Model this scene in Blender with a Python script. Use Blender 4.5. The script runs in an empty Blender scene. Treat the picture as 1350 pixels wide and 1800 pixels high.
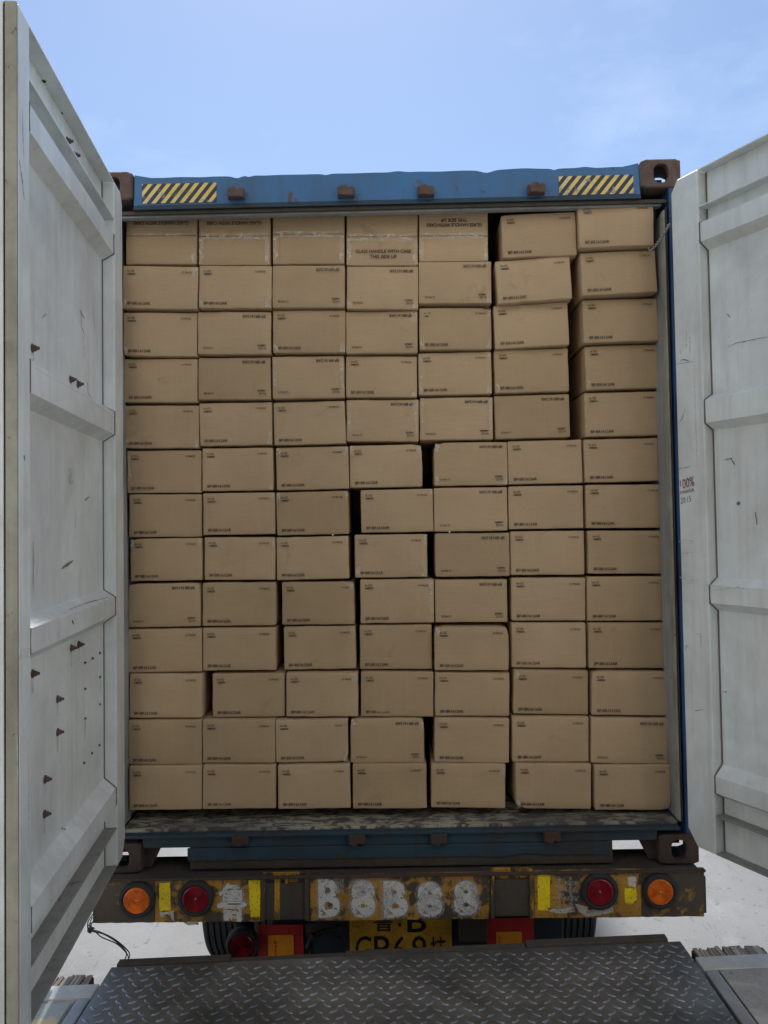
import bpy, bmesh, math, random
from mathutils import Vector, Matrix, noise, Euler
random.seed(7)
S = bpy.context.scene
COL = S.collection

# ------------------------------------------------------------------ camera
CAM = Vector((-0.01040949, -3.1597481, 2.8481146))
YAW, PITCH, ROLL, F = -0.00798011, 0.01867134, -0.01977889, 1350.0
fw = Vector((math.sin(YAW) * math.cos(PITCH), math.cos(YAW) * math.cos(PITCH), math.sin(PITCH)))
r0 = fw.cross(Vector((0, 0, 1))).normalized(); u0 = r0.cross(fw)
cr, sr = math.cos(ROLL), math.sin(ROLL)
RT = cr * r0 + sr * u0; UP = -sr * r0 + cr * u0
cam = bpy.data.cameras.new('camera'); co = bpy.data.objects.new('camera', cam); COL.objects.link(co)
m = Matrix((RT, UP, -fw)).transposed().to_4x4(); m.translation = CAM
co.matrix_world = m
cam.sensor_fit = 'HORIZONTAL'; cam.sensor_width = 36; cam.lens = 36.0
cam.clip_start = 0.05; cam.clip_end = 2000
S.camera = co

# ------------------------------------------------------------------ sky and sun
SUN_EL, SUN_AZ = math.radians(58), math.radians(-5)      # azimuth from +Y, towards -X
w = bpy.data.worlds.new('World'); S.world = w; w.use_nodes = True
nt = w.node_tree; bg = nt.nodes['Background']
sky = nt.nodes.new('ShaderNodeTexSky'); sky.sky_type = 'NISHITA'; sky.sun_disc = False
sky.sun_elevation = SUN_EL; sky.sun_rotation = SUN_AZ
sky.air_density = 1.0; sky.dust_density = 0.45; sky.ozone_density = 2.0
tc = nt.nodes.new('ShaderNodeTexCoord')
mp = nt.nodes.new('ShaderNodeMapping'); mp.inputs['Scale'].default_value = (2.2, 2.2, 5.0)
nz = nt.nodes.new('ShaderNodeTexNoise'); nz.inputs['Scale'].default_value = 1.3
nz.inputs['Detail'].default_value = 9; nz.inputs['Roughness'].default_value = 0.62
rmp = nt.nodes.new('ShaderNodeValToRGB')
rmp.color_ramp.elements[0].position = 0.5; rmp.color_ramp.elements[0].color = (0, 0, 0, 1)
rmp.color_ramp.elements[1].position = 0.85; rmp.color_ramp.elements[1].color = (0.3, 0.3, 0.3, 1)
mx = nt.nodes.new('ShaderNodeMix'); mx.data_type = 'RGBA'
nt.links.new(tc.outputs['Generated'], mp.inputs['Vector']); nt.links.new(mp.outputs[0], nz.inputs['Vector'])
nt.links.new(nz.outputs['Fac'], rmp.inputs[0]); nt.links.new(rmp.outputs[0], mx.inputs['Factor'])
nt.links.new(sky.outputs[0], mx.inputs['A']); mx.inputs['B'].default_value = (7.5, 8.0, 9.0, 1)
nt.links.new(mx.outputs['Result'], bg.inputs['Color'])
bg.inputs['Strength'].default_value = 0.077
ld = bpy.data.lights.new('sun', 'SUN'); ld.energy = 4.2; ld.angle = math.radians(5); ld.color = (1, .96, .9)
lo = bpy.data.objects.new('sun', ld); COL.objects.link(lo)
sd = Vector((math.sin(SUN_AZ) * math.cos(SUN_EL), math.cos(SUN_AZ) * math.cos(SUN_EL), math.sin(SUN_EL)))
lo.rotation_euler = sd.to_track_quat('Z', 'Y').to_euler(); lo.location = (0, 0, 20)
S.view_settings.view_transform = 'Standard'; S.view_settings.look = 'None'
S.view_settings.gamma = 1; S.view_settings.exposure = 1.03
S.cycles.max_bounces = 10; S.cycles.diffuse_bounces = 6; S.cycles.transparent_max_bounces = 12

# ------------------------------------------------------------------ measuring: a photo pixel met with a real plane
def ray(px, py): return fw + RT * ((px - 675) / F) - UP * ((py - 900) / F)
def at(px, py, Y=None, Z=None):
    d = ray(px, py)
    t = (Y - CAM.y) / d.y if Y is not None else (Z - CAM.z) / d.z
    return CAM + d * t
def at_plane(px, py, P, N):
    d = ray(px, py); return CAM + d * ((P - CAM).dot(N) / d.dot(N))

# ------------------------------------------------------------------ materials
def new_mat(name):
    mt = bpy.data.materials.new(name); mt.use_nodes = True
    return mt, mt.node_tree, mt.node_tree.nodes['Principled BSDF']
def coords(nt, scale=(1, 1, 1), loc=(0, 0, 0), kind='Object'):
    t = nt.nodes.new('ShaderNodeTexCoord'); mpn = nt.nodes.new('ShaderNodeMapping')
    mpn.inputs['Scale'].default_value = scale; mpn.inputs['Location'].default_value = loc
    nt.links.new(t.outputs[kind], mpn.inputs['Vector']); return mpn.outputs[0]
def tex_noise(nt, vec, scale, detail=5, rough=0.6, dist=0.0):
    n = nt.nodes.new('ShaderNodeTexNoise'); n.inputs['Scale'].default_value = scale
    n.inputs['Detail'].default_value = detail; n.inputs['Roughness'].default_value = rough
    n.inputs['Distortion'].default_value = dist
    nt.links.new(vec, n.inputs['Vector']); return n.outputs['Fac']
def ramp(nt, fac, a, b, ca=(0, 0, 0, 1), cb=(1, 1, 1, 1)):
    r = nt.nodes.new('ShaderNodeValToRGB'); e = r.color_ramp.elements
    e[0].position = a; e[1].position = b
    e[0].color = ca if len(ca) == 4 else (*ca, 1); e[1].color = cb if len(cb) == 4 else (*cb, 1)
    nt.links.new(fac, r.inputs[0]); return r.outputs[0]
def mix(nt, fac, a, b, mode='MIX'):
    x = nt.nodes.new('ShaderNodeMix'); x.data_type = 'RGBA'; x.blend_type = mode
    for s, v in (('Factor', fac), ('A', a), ('B', b)):
        if isinstance(v, (int, float)): x.inputs[s].default_value = v
        elif isinstance(v, tuple): x.inputs[s].default_value = (*v[:3], 1)
        else: nt.links.new(v, x.inputs[s])
    return x.outputs['Result']
def math_n(nt, op, a, b=0.0, c=None):
    x = nt.nodes.new('ShaderNodeMath'); x.operation = op
    for k, v in enumerate((a, b) if c is None else (a, b, c)):
        if isinstance(v, (int, float)): x.inputs[k].default_value = v
        else: nt.links.new(v, x.inputs[k])
    return x.outputs[0]
def bump(nt, bs, h, strength=0.3, dist=0.002):
    b = nt.nodes.new('ShaderNodeBump'); b.inputs['Strength'].default_value = strength
    b.inputs['Distance'].default_value = dist
    nt.links.new(h, b.inputs['Height']); nt.links.new(b.outputs[0], bs.inputs['Normal'])
def setc(nt, bs, c):
    if isinstance(c, tuple): bs.inputs['Base Color'].default_value = (*c[:3], 1)
    else: nt.links.new(c, bs.inputs['Base Color'])
M = {}

def card():
    mt, nt, bs = new_mat('cardboard'); v = coords(nt)
    oi = nt.nodes.new('ShaderNodeObjectInfo')
    add = nt.nodes.new('ShaderNodeVectorMath'); add.operation = 'ADD'
    rr = nt.nodes.new('ShaderNodeVectorMath'); rr.operation = 'SCALE'; rr.inputs['Scale'].default_value = 37.0
    cc = nt.nodes.new('ShaderNodeCombineXYZ')
    for k in range(3): nt.links.new(oi.outputs['Random'], cc.inputs[k])
    nt.links.new(cc.outputs[0], rr.inputs[0]); nt.links.new(v, add.inputs[0]); nt.links.new(rr.outputs[0], add.inputs[1])
    v = add.outputs[0]
    c = ramp(nt, oi.outputs['Random'], 0, 1, (.39, .278, .158), (.485, .352, .215))
    n1 = tex_noise(nt, v, 3.2, 4, .55)
    c = mix(nt, ramp(nt, n1, .35, .7), c, mix(nt, .22, c, (.2, .13, .08)))
    s1 = nt.nodes.new('ShaderNodeMapping'); s1.inputs['Scale'].default_value = (14, 14, 260); nt.links.new(v, s1.inputs['Vector'])
    fl = tex_noise(nt, s1.outputs[0], 1.0, 3, .6)
    c = mix(nt, math_n(nt, 'MULTIPLY', ramp(nt, fl, .35, .75), .16), c, (.2, .14, .09))
    s2 = nt.nodes.new('ShaderNodeMapping'); s2.inputs['Scale'].default_value = (150, 30, 3); nt.links.new(v, s2.inputs['Vector'])
    st = tex_noise(nt, s2.outputs[0], 1.0, 2, .5)
    c = mix(nt, math_n(nt, 'MULTIPLY', ramp(nt, st, .55, .8), .14), c, (.56, .43, .31))
    g = tex_noise(nt, v, 420, 2, .6)
    c = mix(nt, math_n(nt, 'MULTIPLY', ramp(nt, g, .45, .7), .22), c, (.6, .47, .35))
    sc = tex_noise(nt, v, 7, 6, .75, .6)
    c = mix(nt, math_n(nt, 'MULTIPLY', ramp(nt, sc, .62, .72), .4), c, (.2, .145, .1))
    setc(nt, bs, c); bs.inputs['Roughness'].default_value = .8; bs.inputs['Specular IOR Level'].default_value = .25
    h = math_n(nt, 'ADD', math_n(nt, 'MULTIPLY', fl, .5), math_n(nt, 'MULTIPLY', tex_noise(nt, v, 26, 3, .6), .8))
    bump(nt, bs, h, .35, .0015)
    return mt
M['card'] = card()

def plain(name, c, rough=.6, metal=0, spec=.4):
    mt, nt, bs = new_mat(name); v = coords(nt)
    n = tex_noise(nt, v, 9, 6, .65)
    c2 = mix(nt, ramp(nt, n, .3, .75), c, tuple(x * .62 for x in c))
    n3 = tex_noise(nt, v, 120, 2, .6)
    c2 = mix(nt, math_n(nt, 'MULTIPLY', n3, .25), c2, tuple(x * .5 for x in c))
    setc(nt, bs, c2); bs.inputs['Roughness'].default_value = rough; bs.inputs['Metallic'].default_value = metal
    bs.inputs['Specular IOR Level'].default_value = spec
    bump(nt, bs, n, .25, .002); return mt
def ink():
    mt, nt, bs = new_mat('print_ink'); v = coords(nt)
    c = mix(nt, ramp(nt, tex_noise(nt, v, 500, 2, .6), .5, .75), (.03, .024, .022), (.11, .08, .06))
    setc(nt, bs, c); bs.inputs['Roughness'].default_value = .7; bs.inputs['Specular IOR Level'].default_value = .2
    return mt
M['ink'] = ink()
def tape():
    mt, nt, bs = new_mat('packing_tape'); v = coords(nt, (1, 1, 1))
    n = tex_noise(nt, v, 55, 4, .7, 1.0)
    tr = nt.nodes.new('ShaderNodeBsdfTransparent'); ms = nt.nodes.new('ShaderNodeMixShader')
    setc(nt, bs, (.74, .67, .56)); bs.inputs['Roughness'].default_value = .14
    f = math_n(nt, 'ADD', math_n(nt, 'MULTIPLY', ramp(nt, n, .46, .64), .55), .10)
    nt.links.new(f, ms.inputs[0]); nt.links.new(tr.outputs[0], ms.inputs[1]); nt.links.new(bs.outputs[0], ms.inputs[2])
    bump(nt, bs, n, .8, .004)
    nt.links.new(ms.outputs[0], nt.nodes['Material Output'].inputs[0]); return mt
M['tape'] = tape()

def painted(name, base, dirt, rust_lo, rust_hi, rough=.5, rust=(.055, .03, .02), dirt_amt=.5, streak=.25, sc=1.0, pale=None):
    """paint with dirt clouds, vertical streaks, dark scratches and rust bites"""
    mt, nt, bs = new_mat(name); v = coords(nt)
    n = tex_noise(nt, v, 2.3 * sc, 8, .66, .3)
    c = mix(nt, math_n(nt, 'MULTIPLY', ramp(nt, n, .35, .72), dirt_amt), base, dirt)
    vs = coords(nt, (22, 22, 1.4)); s = tex_noise(nt, vs, 1.0, 4, .6)
    c = mix(nt, math_n(nt, 'MULTIPLY', ramp(nt, s, .5, .78), streak), c, dirt)
    if pale:
        vs3 = coords(nt, (16, 16, 1.1), (3, 5, 1)); s3 = tex_noise(nt, vs3, 1.0, 5, .7)
        c = mix(nt, math_n(nt, 'MULTIPLY', ramp(nt, s3, .56, .74), .5), c, pale)
    vs2 = coords(nt, (6, 6, 2.0), (4, 2, 7)); s2 = tex_noise(nt, vs2, 2.6, 7, .85, 2.0)
    c = mix(nt, math_n(nt, 'MULTIPLY', ramp(nt, s2, .66, .69), .7), c, tuple(x * .35 for x in dirt))
    rn = tex_noise(nt, v, 11 * sc, 9, .72, .4)
    rm = ramp(nt, rn, rust_lo, rust_hi)
    c = mix(nt, rm, c, mix(nt, tex_noise(nt, v, 60, 3), rust, tuple(x * 2.4 for x in rust)))
    setc(nt, bs, c)
    nt.links.new(math_n(nt, 'ADD', math_n(nt, 'MULTIPLY', rm, .35), math_n(nt, 'ADD', math_n(nt, 'MULTIPLY', n, .2), rough - .1)), bs.inputs['Roughness'])
    bump(nt, bs, math_n(nt, 'ADD', math_n(nt, 'MULTIPLY', n, .7), math_n(nt, 'MULTIPLY', rn, .5)), .35, .003)
    return mt
M['white'] = painted('door_paint', (.71, .765, .77), (.40, .41, .39), .70, .78, .42, dirt_amt=.78, streak=.5, pale=(.74, .78, .76))
M['blue'] = painted('blue_paint', (.030, .150, .36), (.045, .085, .13), .60, .65, .5, rust=(.06, .04, .035), dirt_amt=.7, streak=.45)
M['blue_shaded'] = painted('shaded_blue_paint', (.010, .055, .16), (.012, .03, .06), .62, .7, .5, rust=(.04, .028, .022), dirt_amt=.7, streak=.4)  # container blue darkened in colour for the shade between post and door
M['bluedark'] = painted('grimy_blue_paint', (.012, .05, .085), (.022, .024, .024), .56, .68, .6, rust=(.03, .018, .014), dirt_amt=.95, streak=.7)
M['rust'] = painted('rusty_steel', (.05, .035, .03), (.022, .018, .017), .42, .62, .75, rust=(.035, .02, .014), sc=2)
M['rustb'] = painted('rusty_brown_steel', (.105, .078, .07), (.04, .033, .032), .45, .62, .75, rust=(.06, .028, .018), sc=2)
M['grime'] = painted('grimy_steel', (.055, .048, .038), (.02, .018, .016), .5, .62, .75, rust=(.035, .024, .015), sc=1.6)
M['gasket'] = plain('rubber_gasket', (.035, .032, .028), .75)

M['rustpale'] = painted('dirty_edge_seal', (.30, .29, .26), (.10, .085, .07), .55, .68, .75, dirt_amt=.7, streak=.5, sc=2)
M['gasketpale'] = painted('weathered_gasket', (.36, .36, .30), (.16, .15, .11), .60, .70, .7, dirt_amt=.8, streak=.6, sc=2.2)
M['railgrime'] = painted('dusty_ledge', (.30, .295, .28), (.12, .115, .105), .6, .7, .8, dirt_amt=.8, streak=.5)
M['inner'] = painted('inner_lining', (.33, .35, .36), (.12, .13, .14), .66, .74, .5, dirt_amt=.8, streak=.6)
M['rubber'] = plain('tyre_rubber', (.022, .026, .03), .75)
M['seam'] = plain('sealant', (.16, .14, .12), .8)
M['black'] = plain('black_paint', (.012, .012, .014), .5)
M['flap'] = plain('dark_panel', (.03, .045, .055), .5)
M['redpl'] = plain('red_plaque', (.55, .03, .035), .5)
M['orpl'] = plain('orange_reflector', (.95, .36, .02), .5)
M['wire'] = plain('wire', (.02, .02, .02), .5)
M['rope'] = plain('twine', (.42, .38, .34), .8)

def lens(name, c):
    mt, nt, bs = new_mat(name); v = coords(nt)
    setc(nt, bs, mix(nt, ramp(nt, tex_noise(nt, v, 30, 5, .6), .4, .75), c, tuple(x * .45 for x in c)))
    bs.inputs['Roughness'].default_value = .28; bs.inputs['Coat Weight'].default_value = .3
    return mt
M['amber'] = lens('amber_lens', (.72, .17, .02)); M['red'] = lens('red_lens', (.24, .012, .024))

def wornpaint(name, base, lo=.48, hi=.56, sc=22, under=(.035, .027, .02), vertical=False, cover=1.0, rough=.55):
    """paint eaten away in ragged chips over rusty steel"""
    mt, nt, bs = new_mat(name)
    v = coords(nt, (1.6, 1, .45) if vertical else (1, 1, 1))
    a = tex_noise(nt, v, sc, 9, .72, .5); b = tex_noise(nt, v, 5, 4, .5)
    k = math_n(nt, 'ADD', math_n(nt, 'MULTIPLY', a, .65), math_n(nt, 'MULTIPLY', b, .35))
    vv = coords(nt)
    dk = mix(nt, tex_noise(nt, vv, 45, 6, .7), under, tuple(x * 2.3 for x in under))
    c0 = mix(nt, ramp(nt, tex_noise(nt, vv, 8, 5), .35, .75), base, tuple(x * .5 for x in base))
    c = mix(nt, ramp(nt, k, lo, hi), c0, dk)
    gr = tex_noise(nt, vv, 90, 3, .7)
    c = mix(nt, math_n(nt, 'MULTIPLY', ramp(nt, gr, .58, .66), .8), c, under)
    setc(nt, bs, c); bs.inputs['Roughness'].default_value = rough
    bump(nt, bs, k, .6, .004); return mt
M['ylw'] = wornpaint('worn_yellow_paint', (.42, .22, .035), .49, .53)
M['ylw_rust'] = wornpaint('rust_with_yellow_remains', (.33, .19, .03), .40, .455, 16, vertical=False)
M['ylw_chan'] = wornpaint('streaked_yellow_remains', (.46, .25, .02), .455, .50, 14, vertical=True)
M['reflect'] = wornpaint('yellow_reflective_tape', (.86, .66, .01), .60, .63, 30)
M['whitechip'] = wornpaint('flaking_white_filler', (.55, .52, .45), .56, .60, 30)

def decal_mat(name, c, lo, hi, sc, alpha=1.0):
    """paint film with chipped-through holes"""
    mt, nt, bs = new_mat(name); v = coords(nt)
    a = tex_noise(nt, v, sc, 8, .75, .6); b = tex_noise(nt, v, 6, 3)
    k = math_n(nt, 'ADD', math_n(nt, 'MULTIPLY', a, .7), math_n(nt, 'MULTIPLY', b, .3))
    f = math_n(nt, 'MULTIPLY', ramp(nt, k, lo, hi, (1, 1, 1), (0, 0, 0)), alpha)
    tr = nt.nodes.new('ShaderNodeBsdfTransparent'); ms = nt.nodes.new('ShaderNodeMixShader')
    setc(nt, bs, mix(nt, tex_noise(nt, v, 35, 4), c, tuple(x * .65 for x in c))); bs.inputs['Roughness'].default_value = .6
    nt.links.new(f, ms.inputs[0]); nt.links.new(tr.outputs[0], ms.inputs[1]); nt.links.new(bs.outputs[0], ms.inputs[2])
    nt.links.new(ms.outputs[0], nt.nodes['Material Output'].inputs[0]); return mt
M['spray'] = decal_mat('white_spray_paint', (.62, .63, .62), .53, .565, 17)
M['sprayfaint'] = decal_mat('faded_spray_paint', (.5, .51, .5), .44, .62, 12, .45)
M['pen'] = decal_mat('red_marker', (.22, .01, .015), .60, .75, 60, .95)
M['penblk'] = decal_mat('black_marker', (.03, .03, .035), .54, .7, 60, .8)
M['chalk'] = decal_mat('pale_scrape', (.8, .82, .8), .5, .6, 50, .8)
M['scratch'] = decal_mat('dark_scratch', (.08, .09, .09), .5, .62, 60, .75)

def hazard():
    mt, nt, bs = new_mat('hazard_stripes')
    t = nt.nodes.new('ShaderNodeTexCoord'); sp = nt.nodes.new('ShaderNodeSeparateXYZ'); nt.links.new(t.outputs['Object'], sp.inputs[0])
    k = math_n(nt, 'SUBTRACT', sp.outputs['X'], math_n(nt, 'MULTIPLY', sp.outputs['Z'], .82))
    k = math_n(nt, 'PINGPONG', k, .0195); k = math_n(nt, 'GREATER_THAN', k, .0095)
    v = coords(nt); wn = tex_noise(nt, v, 28, 8, .75)
    ye = mix(nt, ramp(nt, tex_noise(nt, v, 14, 5), .4, .7), (.72, .52, .12), (.60, .54, .34))
    c = mix(nt, k, ye, (.02, .03, .05))
    c = mix(nt, ramp(nt, wn, .585, .62), c, (.30, .27, .22))
    c = mix(nt, math_n(nt, 'MULTIPLY', ramp(nt, tex_noise(nt, coords(nt, (1, 1, 4)), 6, 6, .7), .5, .75), .5), c, (.05, .045, .04))
    setc(nt, bs, c); bs.inputs['Roughness'].default_value = .55; return mt
M['hazard'] = hazard()

def planks():
    mt, nt, bs = new_mat('worn_floor_edge'); v = coords(nt)
    a = tex_noise(nt, coords(nt, (1, 2.5, 1)), 13, 9, .7, .7)
    c = mix(nt, ramp(nt, a, .47, .53), (.34, .325, .24), (.07, .065, .058))
    b = tex_noise(nt, v, 3, 4); c = mix(nt, math_n(nt, 'MULTIPLY', ramp(nt, b, .45, .65), .7), c, (.06, .058, .055))
    setc(nt, bs, c); bs.inputs['Roughness'].default_value = .8; bump(nt, bs, a, .6, .004); return mt
M['planks'] = planks()

def tread():
    mt, nt, bs = new_mat('tread_plate_steel'); v = coords(nt)
    a = tex_noise(nt, v, 2.2, 8, .65, .3); b = tex_noise(nt, v, 18, 6, .7)
    c = mix(nt, ramp(nt, a, .38, .62), (.30, .32, .33), (.11, .125, .13))
    c = mix(nt, math_n(nt, 'MULTIPLY', ramp(nt, b, .52, .7), .45), c, (.16, .155, .145))
    c = mix(nt, math_n(nt, 'MULTIPLY', ramp(nt, tex_noise(nt, v, 4.5, 6, .7, .5), .60, .72), .5), c, (.20, .18, .16))
    setc(nt, bs, c); bs.inputs['Metallic'].default_value = .8
    nt.links.new(math_n(nt, 'ADD', math_n(nt, 'MULTIPLY', b, .35), .20), bs.inputs['Roughness'])
    bump(nt, bs, b, .2, .002); return mt
M['tread'] = tread()
M['steel'] = plain('worn_steel_edge', (.42, .42, .42), .4, .6)
M['bare'] = plain('pale_painted_steel', (.55, .55, .53), .5, .2)

def concrete(name, c1, c2, spots=.6, scale=1.0, wet=False):
    mt, nt, bs = new_mat(name); v = coords(nt)
    a = tex_noise(nt, v, .5 * scale, 8, .6); b = tex_noise(nt, v, 9 * scale, 7, .7, .4); g = tex_noise(nt, v, 90, 3, .7)
    c = mix(nt, ramp(nt, a, .35, .7), c1, c2)
    c = mix(nt, math_n(nt, 'MULTIPLY', ramp(nt, b, .60, .68), spots), c, tuple(x * .45 for x in c2))
    c = mix(nt, math_n(nt, 'MULTIPLY', ramp(nt, g, .4, .7), .45), c, tuple(x * .6 for x in c2))
    q_ = tex_noise(nt, coords(nt, (1, .35, 1)), 11, 6, .75, 1.2)
    c = mix(nt, math_n(nt, 'MULTIPLY', ramp(nt, q_, .60, .65), .6), c, tuple(x * .4 for x in c2))
    c = mix(nt, math_n(nt, 'MULTIPLY', ramp(nt, tex_noise(nt, v, 1.6, 5, .7, .8), .52, .66), .45), c, tuple(x * 1.45 for x in c1))
    vo = nt.nodes.new('ShaderNodeTexVoronoi'); vo.inputs['Scale'].default_value = 7 if wet else 12; vo.inputs['Randomness'].default_value = 1
    nt.links.new(v, vo.inputs['Vector'])
    c = mix(nt, math_n(nt, 'MULTIPLY', ramp(nt, vo.outputs['Distance'], .07, .12, (1, 1, 1), (0, 0, 0)), .55), c, tuple(x * .4 for x in c2))
    setc(nt, bs, c)
    nt.links.new(math_n(nt, 'ADD', math_n(nt, 'MULTIPLY', a, .4), .45 if wet else .55), bs.inputs['Roughness'])
    bump(nt, bs, math_n(nt, 'ADD', b, math_n(nt, 'MULTIPLY', g, .4)), .5, .006); return mt
M['ground'] = concrete('yard_concrete', (.12, .123, .127), (.075, .077, .08), .95, wet=True)
M['dock'] = concrete('dock_concrete', (.34, .33, .31), (.22, .215, .20), .5)
def dockpaint():
    mt, nt, bs = new_mat('dock_paint'); v = coords(nt)
    a = tex_noise(nt, v, 7, 8, .7, .5)
    c = mix(nt, ramp(nt, a, .52, .56), (.33, .36, .34), (.55, .47, .27))
    c = mix(nt, ramp(nt, tex_noise(nt, v, 3, 7, .7), .6, .66), c, (.13, .12, .11))
    setc(nt, bs, c); bs.inputs['Roughness'].default_value = .55; bump(nt, bs, a, .4, .004); return mt
M['dockpaint'] = dockpaint()
def plies():
    mt, nt, bs = new_mat('laminated_rubber'); v = coords(nt, (90, 3, 1))
    a = tex_noise(nt, v, 1, 3, .7); b = tex_noise(nt, coords(nt), 40, 5, .7, .8)
    c = mix(nt, ramp(nt, a, .4, .65), (.17, .15, .13), (.42, .38, .33))
    c = mix(nt, ramp(nt, b, .58, .66), c, (.06, .055, .05))
    setc(nt, bs, c); bs.inputs['Roughness'].default_value = .85; bump(nt, bs, a, .8, .006); return mt
M['plies'] = plies()
M['wall'] = plain('bounce_wall', (.82, .79, .74), .8); M['darkwall'] = plain('dim_interior', (.12, .12, .12), .8)  # pale to throw back sunlight; dark inside holds light off the lower boxes
M['plateyl'] = wornpaint('number_plate_yellow', (.72, .38, .03), .66, .72, 20)

# ------------------------------------------------------------------ objects and meshes
ORG = {}
def tagit(o, label=None, cat=None, group=None, kind=None):
    if label: o['label'] = label
    if cat: o['category'] = cat
    if group: o['group'] = group
    if kind: o['kind'] = kind
    return o
def thing(name, loc, label, cat, group=None, rot=None):
    o = bpy.data.objects.new(name, None); COL.objects.link(o); o.location = loc
    o.empty_display_size = .1
    if rot: o.rotation_euler = rot
    ORG[o.name] = Vector(loc)
    return tagit(o, label, cat, group)
class MB:
    def __init__(s): s.v = []; s.f = []
    def add(s, vs, fs, T=None):
        n = len(s.v); s.v += [tuple(T @ Vector(p)) if T else tuple(p) for p in vs]; s.f += [tuple(i + n for i in q) for q in fs]; return s
    def box(s, x0, x1, y0, y1, z0, z1, T=None):
        vs = [(x, y, z) for z in (z0, z1) for y in (y0, y1) for x in (x0, x1)]
        return s.add(vs, [(0, 2, 3, 1), (4, 5, 7, 6), (0, 1, 5, 4), (2, 6, 7, 3), (0, 4, 6, 2), (1, 3, 7, 5)], T)
    def prism(s, poly, axis, a, b, T=None):
        """poly in the two other axes, swept along axis from a to b"""
        def mk(p, t):
            return {0: (t, p[0], p[1]), 1: (p[0], t, p[1]), 2: (p[0], p[1], t)}[axis]
        n = len(poly); vs = [mk(p, a) for p in poly] + [mk(p, b) for p in poly]
        fs = [tuple(range(n)), tuple(range(2 * n - 1, n - 1, -1))] + [(i, (i + 1) % n, n + (i + 1) % n, n + i) for i in range(n)]
        return s.add(vs, fs, T)
    def lathe(s, prof, C, axis=(0, -1, 0), n=32):
        """prof: (radius, height along axis)"""
        A = Vector(axis).normalized(); X = A.orthogonal().normalized(); Y = A.cross(X); C = Vector(C)
        vs = []; fs = []
        for (r, h) in prof:
            for k in range(n):
                t = 2 * math.pi * k / n; vs.append(tuple(C + A * h + (X * math.cos(t) + Y * math.sin(t)) * r))
        for i in range(len(prof) - 1):
            for k in range(n):
                fs.append((i * n + k, i * n + (k + 1) % n, (i + 1) * n + (k + 1) % n, (i + 1) * n + k))
        fs.append(tuple(range((len(prof) - 1) * n, len(prof) * n)))
        fs.append(tuple(range(n - 1, -1, -1)))
        return s.add(vs, fs)
    def tube(s, pts, r, n=8):
        pts = [Vector(p) for p in pts]; vs = []; fs = []
        for i, p in enumerate(pts):
            t = (pts[min(i + 1, len(pts) - 1)] - pts[max(i - 1, 0)]).normalized()
            X = t.cross(Vector((.13, .31, .94))).normalized(); Y = t.cross(X)
            for k in range(n):
                a = 2 * math.pi * k / n; vs.append(tuple(p + (X * math.cos(a) + Y * math.sin(a)) * r))
        for i in range(len(pts) - 1):
            for k in range(n): fs.append((i * n + k, i * n + (k + 1) % n, (i + 1) * n + (k + 1) % n, (i + 1) * n + k))
        fs += [tuple(range(n)), tuple(range(len(vs) - 1, len(vs) - 1 - n, -1))]
        return s.add(vs, fs)
    def build(s, name, mat, parent=None, bevel=0, seg=2, smooth=False, local=False, fix=True):
        me = bpy.data.meshes.new(name)
        root = parent
        while root and root.parent: root = root.parent
        off = ORG.get(root.name, Vector()) if (root and not local) else Vector()
        me.from_pydata([tuple(Vector(p) - off) for p in s.v], [], s.f); me.update()
        bm = bmesh.new(); bm.from_mesh(me)
        if fix: bmesh.ops.recalc_face_normals(bm, faces=bm.faces)
        if bevel:
            es = [e for e in bm.edges if len(e.link_faces) == 2 and e.calc_face_angle(0) > .6]
            bmesh.ops.bevel(bm, geom=es, offset=bevel, segments=seg, affect='EDGES', profile=.6, clamp_overlap=True)
        bm.to_mesh(me); bm.free()
        if smooth:
            for p in me.polygons: p.use_smooth = True
        me.materials.append(mat)
        o = bpy.data.objects.new(name, me); COL.objects.link(o)
        if parent: o.parent = parent
        return o

FONTC = {}
def text_mesh(txt, size, bold=.0, mat=None, align='LEFT', extrude=0, shear=0.0):
    key = (txt, size, bold, mat.name, align, shear)
    if key in FONTC: return FONTC[key]
    cu = bpy.data.curves.new('lettering', 'FONT'); cu.body = txt; cu.size = size; cu.offset = bold
    cu.align_x = align; cu.resolution_u = 3; cu.shear = shear
    o = bpy.data.objects.new('lettering', cu); COL.objects.link(o)
    bpy.context.view_layer.update()
    me = bpy.data.meshes.new_from_object(o.evaluated_get(bpy.context.evaluated_depsgraph_get()))
    bpy.data.objects.remove(o); me.name = 'lettering'; me.materials.clear(); me.materials.append(mat)
    FONTC[key] = me; return me
def text_dims(me):
    xs = [v.co.x for v in me.vertices]; ys = [v.co.y for v in me.vertices]
    return min(xs), max(xs), min(ys), max(ys)
def place_text(name, me, parent, cx, cz, y, w=None, h=None, flip=False, T=None):
    """stand the flat lettering up facing -Y, centred at (cx, cz), stretched to w x h"""
    a, b, c, d = text_dims(me)
    sx = w / (b - a) if w else 1; sy = h / (d - c) if h else sx
    o = bpy.data.objects.new(name, me); COL.objects.link(o); o.parent = parent
    k = -1 if flip else 1
    Mx = Matrix(((sx * k, 0, 0, cx - k * sx * (a + b) / 2), (0, 0, -1, y), (0, sy * k, 0, cz - k * sy * (c + d) / 2), (0, 0, 0, 1)))
    o.matrix_local = (T @ Mx) if T else Mx
    return o

# ================================================================== ground and dock
g = MB(); g.add([(-400, -400, 0), (400, -400, 0), (400, 400, 0), (-400, 400, 0)], [(0, 1, 2, 3)])
tagit(g.build('ground', M['ground'], fix=False), 'pale sunlit concrete yard', None, None, 'structure')

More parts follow.
